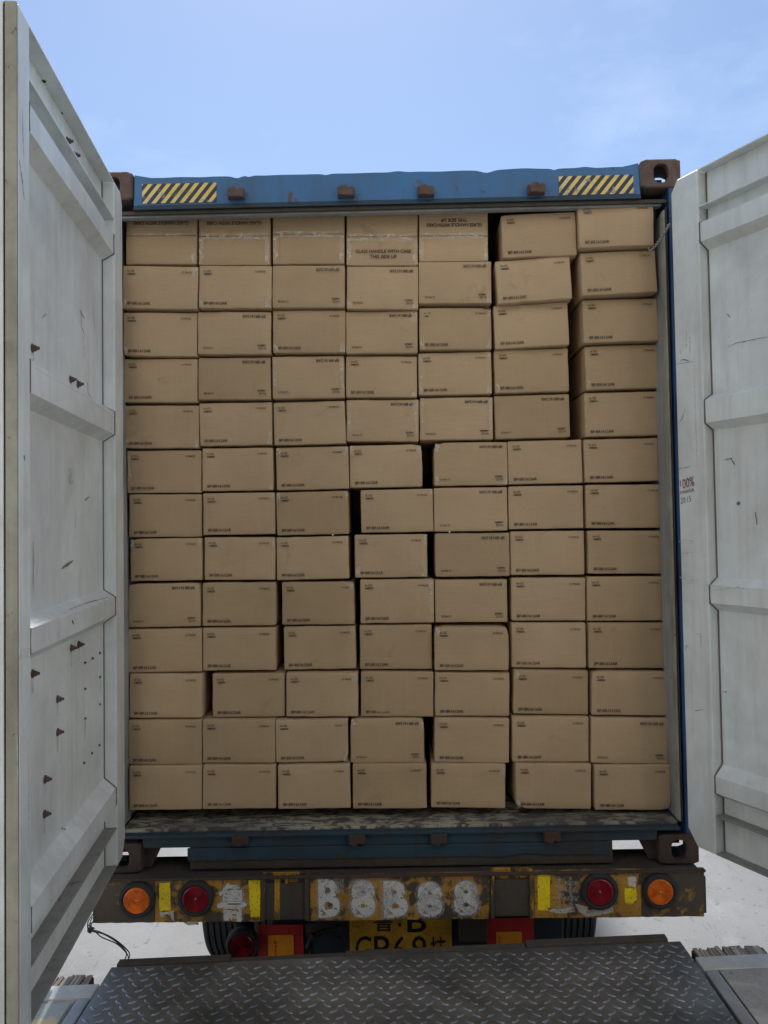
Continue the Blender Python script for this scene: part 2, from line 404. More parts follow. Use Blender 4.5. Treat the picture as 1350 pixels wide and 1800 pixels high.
DZ = 1.35
def dock_y(x): return -.545 + (x - 0) * .052          # front line of the dock, slightly skewed to the container
dock = MB()
for x0, x1 in ((-9, -1.05), (1.055, 9)):
    ya, yb = dock_y(x0) - .075 if x0 < -2 else dock_y(x0) - .075, dock_y(x1) - .075
    dock.prism([(x0, -16), (x1, -16), (x1, yb), (x0, ya)], 2, 0, DZ)
dock.prism([(-1.05, -16), (1.055, -16), (1.055, -5.2), (-1.05, -5.2)], 2, 0, DZ)
dock.box(-1.05, 1.055, -5.2, -.75, 0, .55)
tagit(dock.build('dock_floor', M['dock']), 'raised concrete loading dock', None, None, 'structure')
for s in (-1, 1):
    e = MB(); xs = (-9, -1.003) if s < 0 else (1.003, 9)
    ya, yb = dock_y(xs[0]), dock_y(xs[1])
    e.prism([(xs[0], ya - .075), (xs[1], yb - .075), (xs[1], yb), (xs[0], ya)], 2, DZ - .13, DZ + .004)
    tagit(e.build('dock_edge', M['bare'], bevel=.004),
          'pale steel edge angle of the dock left of the tread plate' if s < 0 else 'pale steel edge angle of the dock right of the tread plate', 'steel edging', 'steel edge angles of the dock')
    k = MB(); x0 = -1.046 if s < 0 else 1.004; k.box(x0, x0 + .042, -5.19, -.64 if s < 0 else -.57, DZ - .08, DZ + .002)
    tagit(k.build('pit_curb', M['steel'], bevel=.003),
          'bright worn steel strip along the left side of the tread plate' if s < 0 else 'bright worn steel strip along the right side of the tread plate', 'steel edging', 'steel strips beside the tread plate')
pp = MB(); pp.prism([(-2.2, -4.5), (-1.055, -4.5), (-1.055, -.70), (-2.2, -.76)], 2, DZ + .002, DZ + .006)
tagit(pp.build('painted_patch', M['dockpaint']), 'green grey dock paint with flaking yellow patches at the bottom left', None, None, 'structure')

# laminated bumpers on the dock face
def dock_bumper(x0, x1, label):
    t = thing('dock_bumper', ((x0 + x1) / 2, dock_y((x0 + x1) / 2), .85), label, 'dock bumper', 'laminated rubber bumpers on the dock edge')
    b = MB(); x = x0; rnd = random.Random(int(x0 * 100))
    while x < x1 - .005:
        wd = rnd.uniform(.007, .015); y = dock_y(x) + .012; zz = DZ - .012 + rnd.uniform(-.007, .004)
        T = Matrix.Translation((x, y, 0)) @ Matrix.Rotation(rnd.uniform(-.05, .05), 4, 'Z')
        b.box(0, wd, -.01, .072 + rnd.uniform(-.007, .004), .85, zz, T); x += wd + rnd.uniform(.0004, .003)
    b.build('rubber_plies', M['plies'], t)
    a = MB(); a.box(x0 - .008, x0 - .001, dock_y(x0) + .004, dock_y(x0) + .08, .84, DZ - .02); a.box(x1 + .001, x1 + .008, dock_y(x1) + .004, dock_y(x1) + .08, .84, DZ - .02)
    a.build('end_plate', M['rust'], t)
dock_bumper(-1.42, -1.06, 'dark laminated rubber dock bumper left of the tread plate')
dock_bumper(1.03, 1.27, 'laminated rubber dock bumper with ragged plies right of the tread plate')

# ------------------------------------------------------------------ dock leveller with diamond tread plate
lev = thing('dock_leveller', (0, -2.4, .55), 'dark grey steel dock leveller with raised diamond tread in the foreground', 'dock leveller')
PL = [(-1.0, -.497), (.992, -.388), (.992, -5.1), (-1.0, -5.1)]
pm = MB(); pm.prism([PL[3], PL[2], PL[1], PL[0]], 2, DZ - .012, DZ)
rnd = random.Random(3); P = .046
def loz(cx, cy, ang):
    c, s = math.cos(ang), math.sin(ang); L, W, H = .018, .0062, .0030
    out = []; ring = [(-L, 0, 0), (-L * .45, -W, 0), (L * .45, -W, 0), (L, 0, 0), (L * .45, W, 0), (-L * .45, W, 0),
            (-L * .62, 0, H), (-L * .25, -W * .4, H), (L * .25, -W * .4, H), (L * .62, 0, H), (L * .25, W * .4, H), (-L * .25, W * .4, H)]
    for x, y, z in ring: out.append((cx + x * c - y * s, cy + x * s + y * c, DZ + z))
    fs = [(i, (i + 1) % 6, 6 + (i + 1) % 6, 6 + i) for i in range(6)] + [(6, 7, 8, 9, 10, 11)]
    return out, fs
j = 0; y = -.42
while y > -3.0:
    i = 0; x = -.975 + (P / 2 if j % 2 else 0)
    while x < .985:
        if y < -.515 + (x + 1) * .0545:
            vs, fs = loz(x, y, math.radians(38) if (i + j) % 2 else math.radians(-38))
            pm.add(vs, fs)
        x += P; i += 1
    y -= P * .66; j += 1
top = pm.build('tread_plate', M['tread'], lev, fix=False)
for x in (-.97, -.3, .3, .94): fr = MB(); fr.box(x, x + .03, -5.0, -.705, 1.22, DZ - .014); fr.build('support_beam', M['grime'], lev)
fr = MB(); fr.box(-.98, .98, -.70, -.62, 1.19, 1.336); fr.build('front_beam', M['grime'], lev)
fr = MB(); fr.box(-.98, .98, -5.08, -5.005, .55, 1.335); fr.build('rear_beam', M['grime'], lev)
def lipseg(x0, x1, y0a, dep, z0, z1):
    ya, yb = y0a + (x0 + 1) * .0545, y0a + (x1 + 1) * .0545
    q = MB(); q.prism([(x0, ya), (x1, yb), (x1, yb + dep), (x0, ya + dep)], 2, z0, z1); q.build('lip_bar', M['grime'], lev, bevel=.003)
lipseg(-.985, -.60, -.492, .034, DZ - .02, DZ + .006); lipseg(-.598, -.2, -.492, .028, DZ - .022, DZ - .003)
lipseg(-.198, .44, -.492, .03, DZ - .02, DZ + .002); lipseg(.442, .95, -.492, .036, DZ - .018, DZ + .008)
hg = MB(); hg.tube([(-.98, -.472, DZ - .034), (.97, -.366, DZ - .034)], .014, 12); hg.build('hinge_rod', M['rust'], lev)
for x in (-.6, .6):
    q = MB(); q.tube([(x, -3.2, .62), (x, -1.3, 1.24)], .035, 12); q.build('lift_cylinder', M['grime'], lev)

# ------------------------------------------------------------------ unseen facade behind the camera, added to bounce sunlight onto boxes and doors
wh = thing('bounce_facade', (0, -6.6, DZ), 'unseen pale facade with dark doorway, added behind the camera to bounce light', 'bounce facade')
for x0, x1, z0, z1 in ((-16, -3.2, DZ, 6.4), (3.2, 34, DZ, 6.4), (-16, 34, 6.401, 14)):
    q = MB(); q.box(x0, x1, -6.3, -6.0, z0, z1); q.build('wall', M['wall'], wh)
q = MB(); q.box(-3.3, 3.3, -13, -12.8, DZ + .002, 6.4); q.build('back_wall', M['darkwall'], wh)
for x0 in (-3.5, 3.3): q = MB(); q.box(x0, x0 + .2, -12.79, -6.31, DZ + .002, 6.4); q.build('side_wall', M['darkwall'], wh)
q = MB(); q.box(-3.5, 3.5, -13, -6.31, 6.401, 6.55); q.build('ceiling', M['darkwall'], wh)

# ================================================================== semi trailer
tr = thing('semi_trailer', (0, 2.1, 0), 'rusty yellow trailer under the container, its bumper sprayed with white characters', 'trailer')
BZ = 1.45
def P_(px, py, y): return at(px, py, Y=y)
# rear bolster (its top is seen as a dark band)
b = MB(); b.box(-1.216, 1.205, -.097, .172, 1.30, BZ - .006); b.build('bolster', M['grime'], tr, bevel=.004)
for q_ in ((-.35, -.15, -.06, -.005, .010), (.33, .50, -.06, -.003, .012), (.10, .19, -.075, -.055, .004), (-.62, -.5, -.06, -.005, .006)):
    b = MB(); b.box(q_[0], q_[1], q_[2], q_[3], BZ - .0055, BZ - .006 + q_[4]); b.build('shim_plate', M['rust'], tr, bevel=.002)
# bumper plate
YB = -.10
def bz(px, which):   # measured top/bottom edges along the bumper
    t = (px - 163) / (1238 - 163)
    return P_(px, (1548 - 22 * t) if which else (1623 - 12 * t), YB)
def slab(mb, pxs0, pxs1, y0, y1, top=0, bot=0, n=1, jag=0, seed=0):
    rn = random.Random(seed); N = n
    tops = []; bots = []
    for i in range(N + 1):
        px = pxs0 + (pxs1 - pxs0) * i / N
        a = bz(px, 1); c = bz(px, 0)
        tops.append((a.x, a.z + top + rn.uniform(-jag, jag))); bots.append((c.x, c.z + bot + rn.uniform(-jag, jag)))
    mb.prism(bots + tops[::-1], 1, y0, y1)
def slabp(name, mat, *a, bevel=.002, **k):
    q = MB(); slab(q, *a, **k); return q.build(name, mat, tr, bevel=bevel)
slabp('bumper_end', M['ylw_rust'], 163, 272, YB, YB + .012, n=10, jag=.0012, seed=1)
slabp('bumper_end', M['ylw_rust'], 1128, 1238, YB, YB + .012, n=10, jag=.0012, seed=2)
slabp('bumper_plate', M['ylw'], 272.5, 458, YB - .0006, YB + .012, n=14, jag=.001, seed=3)
slabp('bumper_plate', M['ylw'], 545, 861, YB - .0006, YB + .012, n=24, jag=.001, seed=4)
slabp('bumper_plate', M['ylw'], 939, 1127.5, YB - .0006, YB + .012, n=14, jag=.001, seed=5)
slabp('pocket_back', M['ylw_chan'], 459, 544, YB + .035, YB + .045); slabp('pocket_back', M['ylw_chan'], 868, 932, YB + .035, YB + .045)
for a, c, dy in ((459, 466, -.006), (482, 492, .0), (500, 506, .004), (536, 544, -.008), (862, 869, -.008), (931, 938, -.01)):
    slabp('pocket_rib', M['ylw_chan'], a, c, YB + dy, YB + .034, bot=.004, bevel=.004)
slabp('pocket_plate', M['ylw_chan'], 506.5, 535, YB + .012, YB + .020, top=-.008, bot=.01, n=6, jag=.003, seed=9)
slabp('pocket_plate', M['ylw_chan'], 872, 928, YB + .014, YB + .022, top=-.014, bot=.004, n=8, jag=.002, seed=8)
lipm = MB(); lipm.prism([(-1.216, -.112), (1.2, -.112), (1.2, -.097), (-1.216, -.097)], 2, 1.466, 1.476)
lipm.build('top_flange', M['rust'], tr, bevel=.003)

def lamp(px, py, rpx, y, mat, label, rings=True, par=tr, deep=.022):
    c = P_(px, py, y); sc = (y - CAM.y) / F; r = rpx * sc
    bz_ = MB(); bz_.lathe([(r * 1.36, 0), (r * 1.36, deep * .55), (r * 1.28, deep * .9), (r * 1.12, deep), (r * 1.03, deep * .8), (r * 1.02, 0)], c, n=40)
    h = bz_.build('lamp_housing', M['rubber'], par, smooth=False); h['label'] = label
    le = MB(); prof = [(r, 0), (r, deep * .7), (r * .95, deep * .85)]
    if rings:
        for k in (.9, .8, .7, .6, .5, .4, .3, .2): prof += [(r * k, deep * (.90 + .05 * (1 - k))), (r * (k - .03), deep * (.76 + .05 * (1 - k))), (r * (k - .06), deep * (.76 + .05 * (1 - k)))]
    prof.append((r * .04, deep))
    le.lathe(prof, c, n=40); le.build('lens', mat, h)
    return h
lamp(242, 1580, 23, YB, M['amber'], 'amber round lamp at the left end of the bumper')
lamp(345, 1577.5, 23, YB, M['red'], 'red round lamp at the left of the bumper')
lamp(1053, 1565, 23.5, YB, M['red'], 'red round lamp at the right of the bumper')
lamp(1158.5, 1565, 22.5, YB, M['amber'], 'amber round lamp at the right end of the bumper')
lamp(428, 1657, 21.5, .16, M['red'], 'red lamp hanging under the bumper', deep=.04)

def patch(name, pts, y, mat, th=.0012, parent=tr, jag=0, sub=6, seed=0):
    rn = random.Random(seed); q = [P_(a, c, y) for a, c in pts]; poly = []
    for i in range(len(q)):
        A, B_ = q[i], q[(i + 1) % len(q)]
        for k in range(sub if jag else 1):
            p = A.lerp(B_, k / (sub if jag else 1)); poly.append((p.x + rn.uniform(-jag, jag), p.z + rn.uniform(-jag, jag)))
    m_ = MB(); m_.prism(poly, 1, y - th, y); return m_.build(name, mat, parent)
YT = YB - .0008
patch('reflective_tape', [(280, 1552), (299, 1551), (300, 1600), (280, 1601)], YT, M['reflect'], jag=.0012)
patch('reflective_tape', [(437, 1547), (458, 1547), (457, 1611), (440, 1612), (439, 1590)], YT, M['reflect'], jag=.0012, seed=4)
patch('reflective_tape', [(945, 1536), (967, 1536), (966, 1600), (945, 1600)], YT, M['reflect'], jag=.0015, seed=6)
patch('reflective_tape', [(1098, 1560), (1118, 1562), (1119, 1582), (1107, 1590), (1098, 1586)], YT, M['reflect'], jag=.002, seed=7)
patch('filler_patch', [(280, 1603), (306, 1601), (306, 1622), (302, 1622), (300, 1610), (283, 1612)], YT, M['whitechip'], jag=.0015, seed=8)
patch('filler_patch', [(1011, 1589), (1033, 1593), (1034, 1600), (1048, 1597), (1077, 1591), (1078, 1603), (1050, 1609), (1030, 1611), (1018, 1602)], YT, M['whitechip'], .003, jag=.0015, seed=9)
patch('filler_patch', [(1102, 1540), (1118, 1541), (1118, 1560), (1104, 1557)], YT, M['whitechip'], jag=.002, seed=11)
patch('filler_patch', [(322, 1621), (348, 1620), (350, 1625), (330, 1626)], YT, M['whitechip'], jag=.001, seed=12)
patch('filler_patch', [(962, 1596), (990, 1598), (1008, 1595), (1012, 1603), (985, 1606), (965, 1602)], YT, M['whitechip'], jag=.003, seed=13)
# sprayed characters
def sprayed(txt, px0, px1, py0, py1, mat, y=YT, bold=.03, name='sprayed_lettering'):
    me = text_mesh(txt, 1.0, bold, mat, 'CENTER'); a = P_(px0, py1, y); c = P_(px1, py0, y)
    return place_text(name, me, tr, (a.x + c.x) / 2, (a.z + c.z) / 2, y - .0006 - 2.1, c.x - a.x, c.z - a.z)
for t_, x0, x1, y0, y1 in (('B', 556, 601, 1541, 1616), ('8', 611, 664, 1543, 1617), ('B', 669, 721, 1545, 1617), ('8', 728, 782, 1547, 1617), ('8', 793, 845, 1545, 1614), ('鲁', 381, 434, 1549, 1620)): sprayed(t_, x0, x1, y0, y1, M['sprayfaint'], YT + .0003, .07)
sprayed('B', 560, 597, 1545, 1613, M['spray'], bold=.035)
sprayed('1', 588, 604, 1543, 1570, M['sprayfaint'], YT - .0012)
sprayed('8', 617, 659, 1546, 1614, M['spray'], bold=.06)
sprayed('9', 612, 655, 1543, 1580, M['sprayfaint'], YT - .0012, .05)
sprayed('B', 675, 716, 1548, 1613, M['spray'], bold=.05)
sprayed('P', 672, 700, 1560, 1612, M['sprayfaint'], YT - .0012, .05)
sprayed('8', 733, 777, 1550, 1613, M['spray'], bold=.065)
sprayed('6', 735, 779, 1548, 1605, M['sprayfaint'], YT - .0012, .04)
sprayed('8', 798, 839, 1548, 1610, M['spray'], bold=.05)
sprayed('0', 800, 842, 1549, 1608, M['sprayfaint'], YT - .0012, .04)
sprayed('鲁', 385, 430, 1552, 1618, M['spray'], bold=.012)
sprayed('挂', 974, 1018, 1540, 1600, M['sprayfaint'], bold=.02)
for (a, c, d, e) in ((392, 1562, 402, 1552), (402, 1556, 422, 1562), (400, 1566, 424, 1572), (400, 1576, 424, 1584), (382, 1588, 436, 1596), (398, 1600, 408, 1618), (416, 1598, 424, 1620), (400, 1585, 424, 1590)):
    patch('spray_stroke', [(a, c), (d, min(c, e)), (d, max(c, e)), (a, max(c, e))], YT - .0014, M['spray'], .0006)

# under the bumper
YU = .18
und = MB()
a = P_(455, 1628, YU + .03); c = P_(940, 1700, YU + .03)
und.box(-.56, .70, YU + .012, YU + .03, .90, 1.295); und.build('under_run_panel', M['flap'], tr, bevel=.004)
def flat_on(name, x0, x1, y0, y1, Y, mat, th=.004, bev=.001):
    p = P_(x0, y1, Y); q = P_(x1, y0, Y); m_ = MB(); m_.box(p.x, q.x, Y - th, Y, p.z, q.z); return m_.build(name, mat, tr, bevel=bev)
pl = flat_on('number_plate', 615.5, 793, 1590, 1698, YU, M['plateyl'], .004)
pl['label'] = 'yellow number plate with black characters under the bumper'
rl = flat_on('warning_plaque', 455, 533, 1624, 1700, YU - .008, M['redpl'], .006); rl['label'] = 'red plaque left of the number plate'
ro = flat_on('reflector', 472, 516, 1643, 1700, YU - .016, M['orpl'], .002); ro['label'] = 'orange panel on the left red plaque'
rr_ = flat_on('warning_plaque', 857, 937, 1612, 1690, YU - .008, M['redpl'], .006); rr_['label'] = 'red plaque right of the number plate'
ro2 = flat_on('reflector', 873, 917, 1637, 1690, YU - .016, M['orpl'], .002); ro2['label'] = 'orange panel on the right red plaque'
bxk = flat_on('junction_box', 806, 855, 1600, 1650, YU, M['grime'], .03, .004)
bar = MB(); bar.box(-.60, .70, YU - .03, YU + .01, 1.262, 1.295); bar.build('crossbar', M['rust'], tr, bevel=.004)
br = MB(); br.prism([(P_(536, 1624, .12).x, P_(536, 1624, .12).z), (P_(612, 1624, .12).x, P_(612, 1624, .12).z), (P_(604, 1632, .12).x, P_(604, 1632, .12).z), (P_(560, 1640, .12).x, P_(560, 1640, .12).z), (P_(540, 1652, .12).x, P_(540, 1652, .12).z)], 1, .115, .125)
br.build('bracket', M['grime'], tr)
def ptext(txt, px0, px1, py0, py1, y=YU - .0046, mat=None, bold=.01, flipz=False):
    mat = mat or M['black']
    me = text_mesh(txt, 1.0, bold, mat, 'CENTER'); a = P_(px0, py1, y); c = P_(px1, py0, y)
    o = place_text('plate_lettering', me, tr, (a.x + c.x) / 2, (a.z + c.z) / 2, y - .0006 - 2.1, c.x - a.x, c.z - a.z); return o
ptext('鲁', 657, 690, 1600, 1638, bold=.01); ptext('·', 699, 706, 1622, 1629, bold=.03); ptext('B', 716, 749, 1598, 1639, bold=.012)
for ch_, a, c in (('G', 625, 653), ('P', 658, 684), ('6', 692, 714), ('9', 725, 749)):
    ptext(ch_, a, c, 1645, 1692, bold=.005)
ptext('挂', 757, 784, 1646, 1692, bold=.012)
for k, (px0, px1, pyt) in enumerate(((482, 487, 1654), (876, 880, 1646))):
    for q in range(4):
        me = text_mesh('BSRS'[q], 1.0, .01, M['redpl'], 'CENTER'); a = P_(px0, pyt + 5 + q * 7, YU - .019); c = P_(px1, pyt + q * 7, YU - .019)
        place_text('plaque_lettering', me, tr, (a.x + c.x) / 2, (a.z + c.z) / 2, YU - .0192 - 2.1, c.x - a.x, c.z - a.z)
cb = MB()
cb.tube([P_(598, 1624, .1), P_(596, 1640, .1), P_(604, 1650, .1), P_(612, 1668, .1)], .004)
cb.tube([P_(540, 1668, .08), P_(548, 1650, .1), P_(566, 1638, .1), P_(590, 1636, .1), P_(596, 1628, .1)], .012)
cb.tube([P_(575, 1660, .1), P_(588, 1645, .1), P_(604, 1650, .1), P_(612, 1660, .12)], .004)
cb.tube([P_(546, 1676, .08), P_(552, 1650, .09), P_(548, 1640, .1)], .009)
cb.build('cable_bundle', M['black'], tr, smooth=True)
# frame, axle and wheels (the trailer stands slightly askew)
sk = lambda y: 0.0
for x in (-.5, .5):
    fr = MB(); fr.prism([(x - .07 + sk(.1), .25), (x + .07 + sk(.1), .25), (x + .07 + sk(11), 11.5), (x - .07 + sk(11), 11.5)], 2, 1.10, 1.40); fr.build('chassis_rail', M['grime'], tr, bevel=.01)
for y in (2.1, 4, 6, 8, 11):
    fr = MB(); fr.box(-.42 + sk(y), .42 + sk(y), y, y + .12, 1.12, 1.38); fr.build('cross_beam', M['grime'], tr)
def wheel(x0, x1, y, R=.51):
    t = MB(); n = 48; W = x1 - x0; prof = []
    pr = [(0, R - .16), (0, R - .055), (.012, R - .02), (.028, R)]
    gx = .045
    while gx < W - .06: pr += [(gx, R), (gx + .003, R - .013), (gx + .010, R - .013), (gx + .013, R)]; gx += .038
    pr += [(W - .028, R), (W - .012, R - .02), (W, R - .055), (W, R - .16)]
    t.lathe([(r, h) for h, r in pr], (x0, y, R - .012), axis=(1, 0, 0), n=n)
    o = t.build('tyre', M['rubber'], tr, smooth=False)
    h = MB(); h.lathe([(R - .165, .01), (R - .165, W - .01)], (x0, y, R - .012), axis=(1, 0, 0), n=32); h.build('rim', M['grime'], o)
for y in (2.15, 3.45):
    o_ = sk(y)
    wheel(-1.245 + o_, -.985 + o_, y); wheel(-.92 + o_, -.66 + o_, y); wheel(.66 + o_, .92 + o_, y); wheel(.975 + o_, 1.235 + o_, y)
    ax = MB(); ax.tube([(-1.2 + o_, y, .5), (1.2 + o_, y, .5)], .07, 12); ax.build('axle', M['grime'], tr)
for x in (-.9, .9):
    lg = MB(); lg.box(x - .06, x + .06, 9.5, 9.62, .1, 1.12); lg.box(x - .14, x + .14, 9.42, 9.7, .0, .1); lg.build('landing_leg', M['grime'], tr)
# loose black wires hanging from the bumper
wr = thing('wire_bundle', P_(160, 1600, YB), 'thin black knotted wires hanging from the left end of the bumper', 'wire')
def wpath(pts, y0=-.11, y1=-.2):
    n = len(pts); out = []
    for i in range((n - 1) * 6 + 1):
        t = i / 6; k = min(int(t), n - 2); f = t - k
        p0, p1, p2, p3 = (Vector(pts[max(k - 1, 0)]), Vector(pts[k]), Vector(pts[k + 1]), Vector(pts[min(k + 2, n - 1)]))
        q = .5 * ((2 * p1) + (p2 - p0) * f + (2 * p0 - 5 * p1 + 4 * p2 - p3) * f * f + (3 * p1 - p0 - 3 * p2 + p3) * f ** 3)
        out.append(P_(q.x, q.y, y0 + (y1 - y0) * t / (n - 1)))
    return out
wm = MB()
for pts in ([(164, 1606), (155, 1620), (156, 1632), (175, 1638), (200, 1650), (222, 1668), (228, 1680), (221, 1692)],
            [(162, 1612), (158, 1624), (160, 1636), (182, 1642), (205, 1656), (222, 1674), (217, 1692)],
            [(165, 1618), (160, 1628), (170, 1640), (180, 1648), (205, 1659), (222, 1675), (226, 1684)],
            [(161, 1622), (154, 1629), (158, 1640), (163, 1634), (157, 1628), (166, 1632)]):
    wm.tube(wpath(pts), .0022, 6)
wm.lathe([(.004, -.008), (.009, -.003), (.010, .004), (.004, .01)], P_(158, 1635, -.125), n=10)
wm.build('wire', M['wire'], wr, smooth=True)

# ================================================================== container
T0, T1 = BZ, BZ + 2.896
ct = thing('shipping_container', (0, 0, BZ), 'open blue shipping container on the trailer with both white doors swung wide', 'container')
LEN = 12.19
def casting(x0, x1, y0, y1, z0, z1, front):
    """hollow corner casting with an oval hole in its end face and round hole in its side"""
    m_ = MB(); cx, cz = (x0 + x1) / 2, (z0 + z1) / 2; n = 28
    yf, yb = (y0, y1) if front else (y1, y0)
    def outer(k, inset=0):
        t = 2 * math.pi * (k + .5) / n; dx, dz = math.cos(t), math.sin(t)
        a, b_ = (x1 - x0) / 2 - inset, (z1 - z0) / 2 - inset
        s = min(a / abs(dx) if abs(dx) > 1e-6 else 9, b_ / abs(dz) if abs(dz) > 1e-6 else 9); return (cx + dx * s, cz + dz * s)
    def hole(k):
        t = 2 * math.pi * (k + .5) / n; c_, s_ = math.cos(t), math.sin(t)
        return (cx + .0315 * (abs(c_) ** .75) * (1 if c_ > 0 else -1), cz + .0395 * (abs(s_) ** .75) * (1 if s_ > 0 else -1))
    sgn = 1 if front else -1
    rings = [[(outer(k)[0], yb, outer(k)[1]) for k in range(n)],
             [(outer(k)[0], yf + sgn * .004, outer(k)[1]) for k in range(n)],
             [(outer(k, .005)[0], yf, outer(k, .005)[1]) for k in range(n)],
             [(hole(k)[0], yf, hole(k)[1]) for k in range(n)],
             [(hole(k)[0], yf + sgn * .026, hole(k)[1]) for k in range(n)]]
    vs = [p for rg in rings for p in rg]; fs = []
    for r_ in range(4):
        for k in range(n): fs.append((r_ * n + k, r_ * n + (k + 1) % n, (r_ + 1) * n + (k + 1) % n, (r_ + 1) * n + k))
    m_.add(vs, fs); return m_
tw = .162; th_ = .118; tl = .178
for (sx, top_) in ((-1, 1), (1, 1), (-1, 0), (1, 0)):
    x0, x1 = (1.057, 1.219) if sx > 0 else (-1.219, -1.057)
    z0, z1 = (T1 - th_, T1) if top_ else (T0, T0 + th_)
    c_ = casting(x0, x1, 0, tl, z0, z1, True)
    c_.build('corner_casting', M['rustb'] if top_ else M['rust'], ct)
    x0, x1 = (1.057, 1.219) if sx > 0 else (-1.219, -1.057)
    casting(x0, x1, LEN - tl, LEN, z0, z1, False).build('corner_casting', M['rustb'], ct)
# corner posts (front ones in view, slightly behind the casting face)
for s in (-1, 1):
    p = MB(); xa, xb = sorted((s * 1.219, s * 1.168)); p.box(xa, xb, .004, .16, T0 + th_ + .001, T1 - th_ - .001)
    p.build('corner_post', M['blue_shaded'], ct, bevel=.006)
    p = MB(); xa, xb = sorted((s * 1.1675, s * 1.150)); p.box(xa, xb, .03, .16, 1.615, T1 - .21)
    p.build('inner_post', M['inner'], ct, bevel=.003)
    p = MB(); xa, xb = sorted((s * 1.153, s * 1.146)); p.box(xa, xb, .012, .05, 1.62, T1 - .21)
    p.build('post_gasket', M['gasketpale'], ct)
    p = MB(); xa, xb = sorted((s * 1.160, s * 1.1545)); p.box(xa, xb, .008, .03, 1.62, T1 - .2); p.build('rubber_strip', M['gasket'], ct)
# header with dented top edge
def wav(x): return .002 * noise.noise(Vector((x * 3.1, 0, 1))) + .002 * noise.noise(Vector((x * 11, 4, 1)))
hp = MB(); N = 150; tops = []; HB = T1 - .141
dents = [(-.62, .022, .010), (.42, .03, .011), (-.57, .012, .007), (.55, .08, -.004), (.05, .03, -.006), (.83, .03, -.005), (-.25, .015, .005), (.70, .012, .006)]
for i in range(N + 1):
    x = -1.05 + 2.10 * i / N; z = T1 - .024 + wav(x)
    for dx, w_, a in dents: z -= a * math.exp(-((x - dx) / w_) ** 2)
    if abs(x) > .98: z += (abs(x) - .98) * .2
    tops.append((x, z))
poly = [(-1.055, HB), (1.055, HB)] + tops[::-1]
hp.prism(poly, 1, .012, .10)
hp.build('header', M['blue'], ct, bevel=.003)
hl = MB(); hl.box(-1.055, 1.055, .010, .09, HB - .012, HB - .001); hl.box(-1.055, 1.055, .004, .03, HB - .020, HB - .0125)
hl.build('header_lip', M['bluedark'], ct, bevel=.002)
hr = MB(); hr.box(-1.165, 1.165, .016, .030, HB - .036, HB - .0205); hr.build('header_gasket', M['grime'], ct, bevel=.003)
hq = MB(); hq.box(-1.149, 1.149, .0625, .095, HB - .030, HB - .0125); hq.build('header_back', M['inner'], ct)
hi_ = MB(); hi_.box(-1.149, 1.149, .0305, .062, HB - .043, HB - .022); hi_.build('inner_header', M['inner'], ct, bevel=.004)
# keepers
def keeper(px, py, top_):
    c = P_(px, py, .0); m_ = MB(); s = 1 if top_ else -1
    prof = [(-.030, -.020), (.032, -.024), (.036, .010), (.022, .018), (.012, .010), (.0, .024), (-.018, .020), (-.034, .012)]
    rn = random.Random(px)
    poly = [(c.x + a * 1.0 + rn.uniform(-.003, .003), c.z + s * b_ * .95) for a, b_ in prof]
    m_.prism(poly, 1, -.026, -.006)
    m_.box(c.x - .034, c.x + .036, -.012, .0125, c.z - .022, c.z + .018)
    m_.build('cam_keeper', M['rustb'] if top_ else M['rust'], ct, bevel=.004)
for px, py in ((415, 341), (608, 338), (748, 337), (942, 333)): keeper(px, py, True)
for px, py in ((423, 1475), (627, 1474), (771, 1473), (969, 1469)): keeper(px, py, False)
# hazard decals
for (x0, y0, x1, y1) in ((250, 321, 380, 358), (983, 307, 1113, 343)):
    a = P_(x0, y1, .01); c = P_(x1, y0, .01); m_ = MB()
    m_.box(a.x, c.x, .0095, .0118, a.z, c.z); o = m_.build('hazard_sticker', M['hazard'], ct)
# lower sill
sl = MB(); sl.box(-1.055, 1.055, .012, .10, 1.545, 1.588); sl.build('sill_top', M['bluedark'], ct, bevel=.003)
sb = MB()
xl, xr = P_(329, 1510, 0).x, P_(1070, 1510, 0).x; pts = [(xl, 1.5445)]
NB = 40; bots = []
for i in range(NB + 1):
    x = xl + (xr - xl) * i / NB; z = 1.494 + .002 * noise.noise(Vector((x * 4, 2, 2)))
    z += .010 * math.exp(-((x - .52) / .05) ** 2) - .006 * math.exp(-((x - .40) / .06) ** 2)
    bots.append((x, z))
sb.prism(bots + [(xr, 1.5445), (xl, 1.5445)], 1, .004, .012); sb.build('sill', M['bluedark'], ct, bevel=.002)
um = MB(); um.box(-.862, .872, .0125, .13, T0 + .004, 1.5445); um.build('rear_cross_member', M['grime'], ct, bevel=.004)
st = MB(); st.box(-1.145, 1.145, -.004, .035, 1.589, 1.602); st.build('sill_lip', M['bluedark'], ct, bevel=.003)
for s in (-1, 1):   # slanting gussets beside the lower castings
    gs = MB(); xs = (s * 1.057, s * .99); gs.prism([(s * 1.0565, 1.452), (s * 1.03, 1.452), (s * .985, 1.5445), (s * 1.0565, 1.5445)], 1, .05, .06)
    gs.build('gusset', M['rust'], ct)
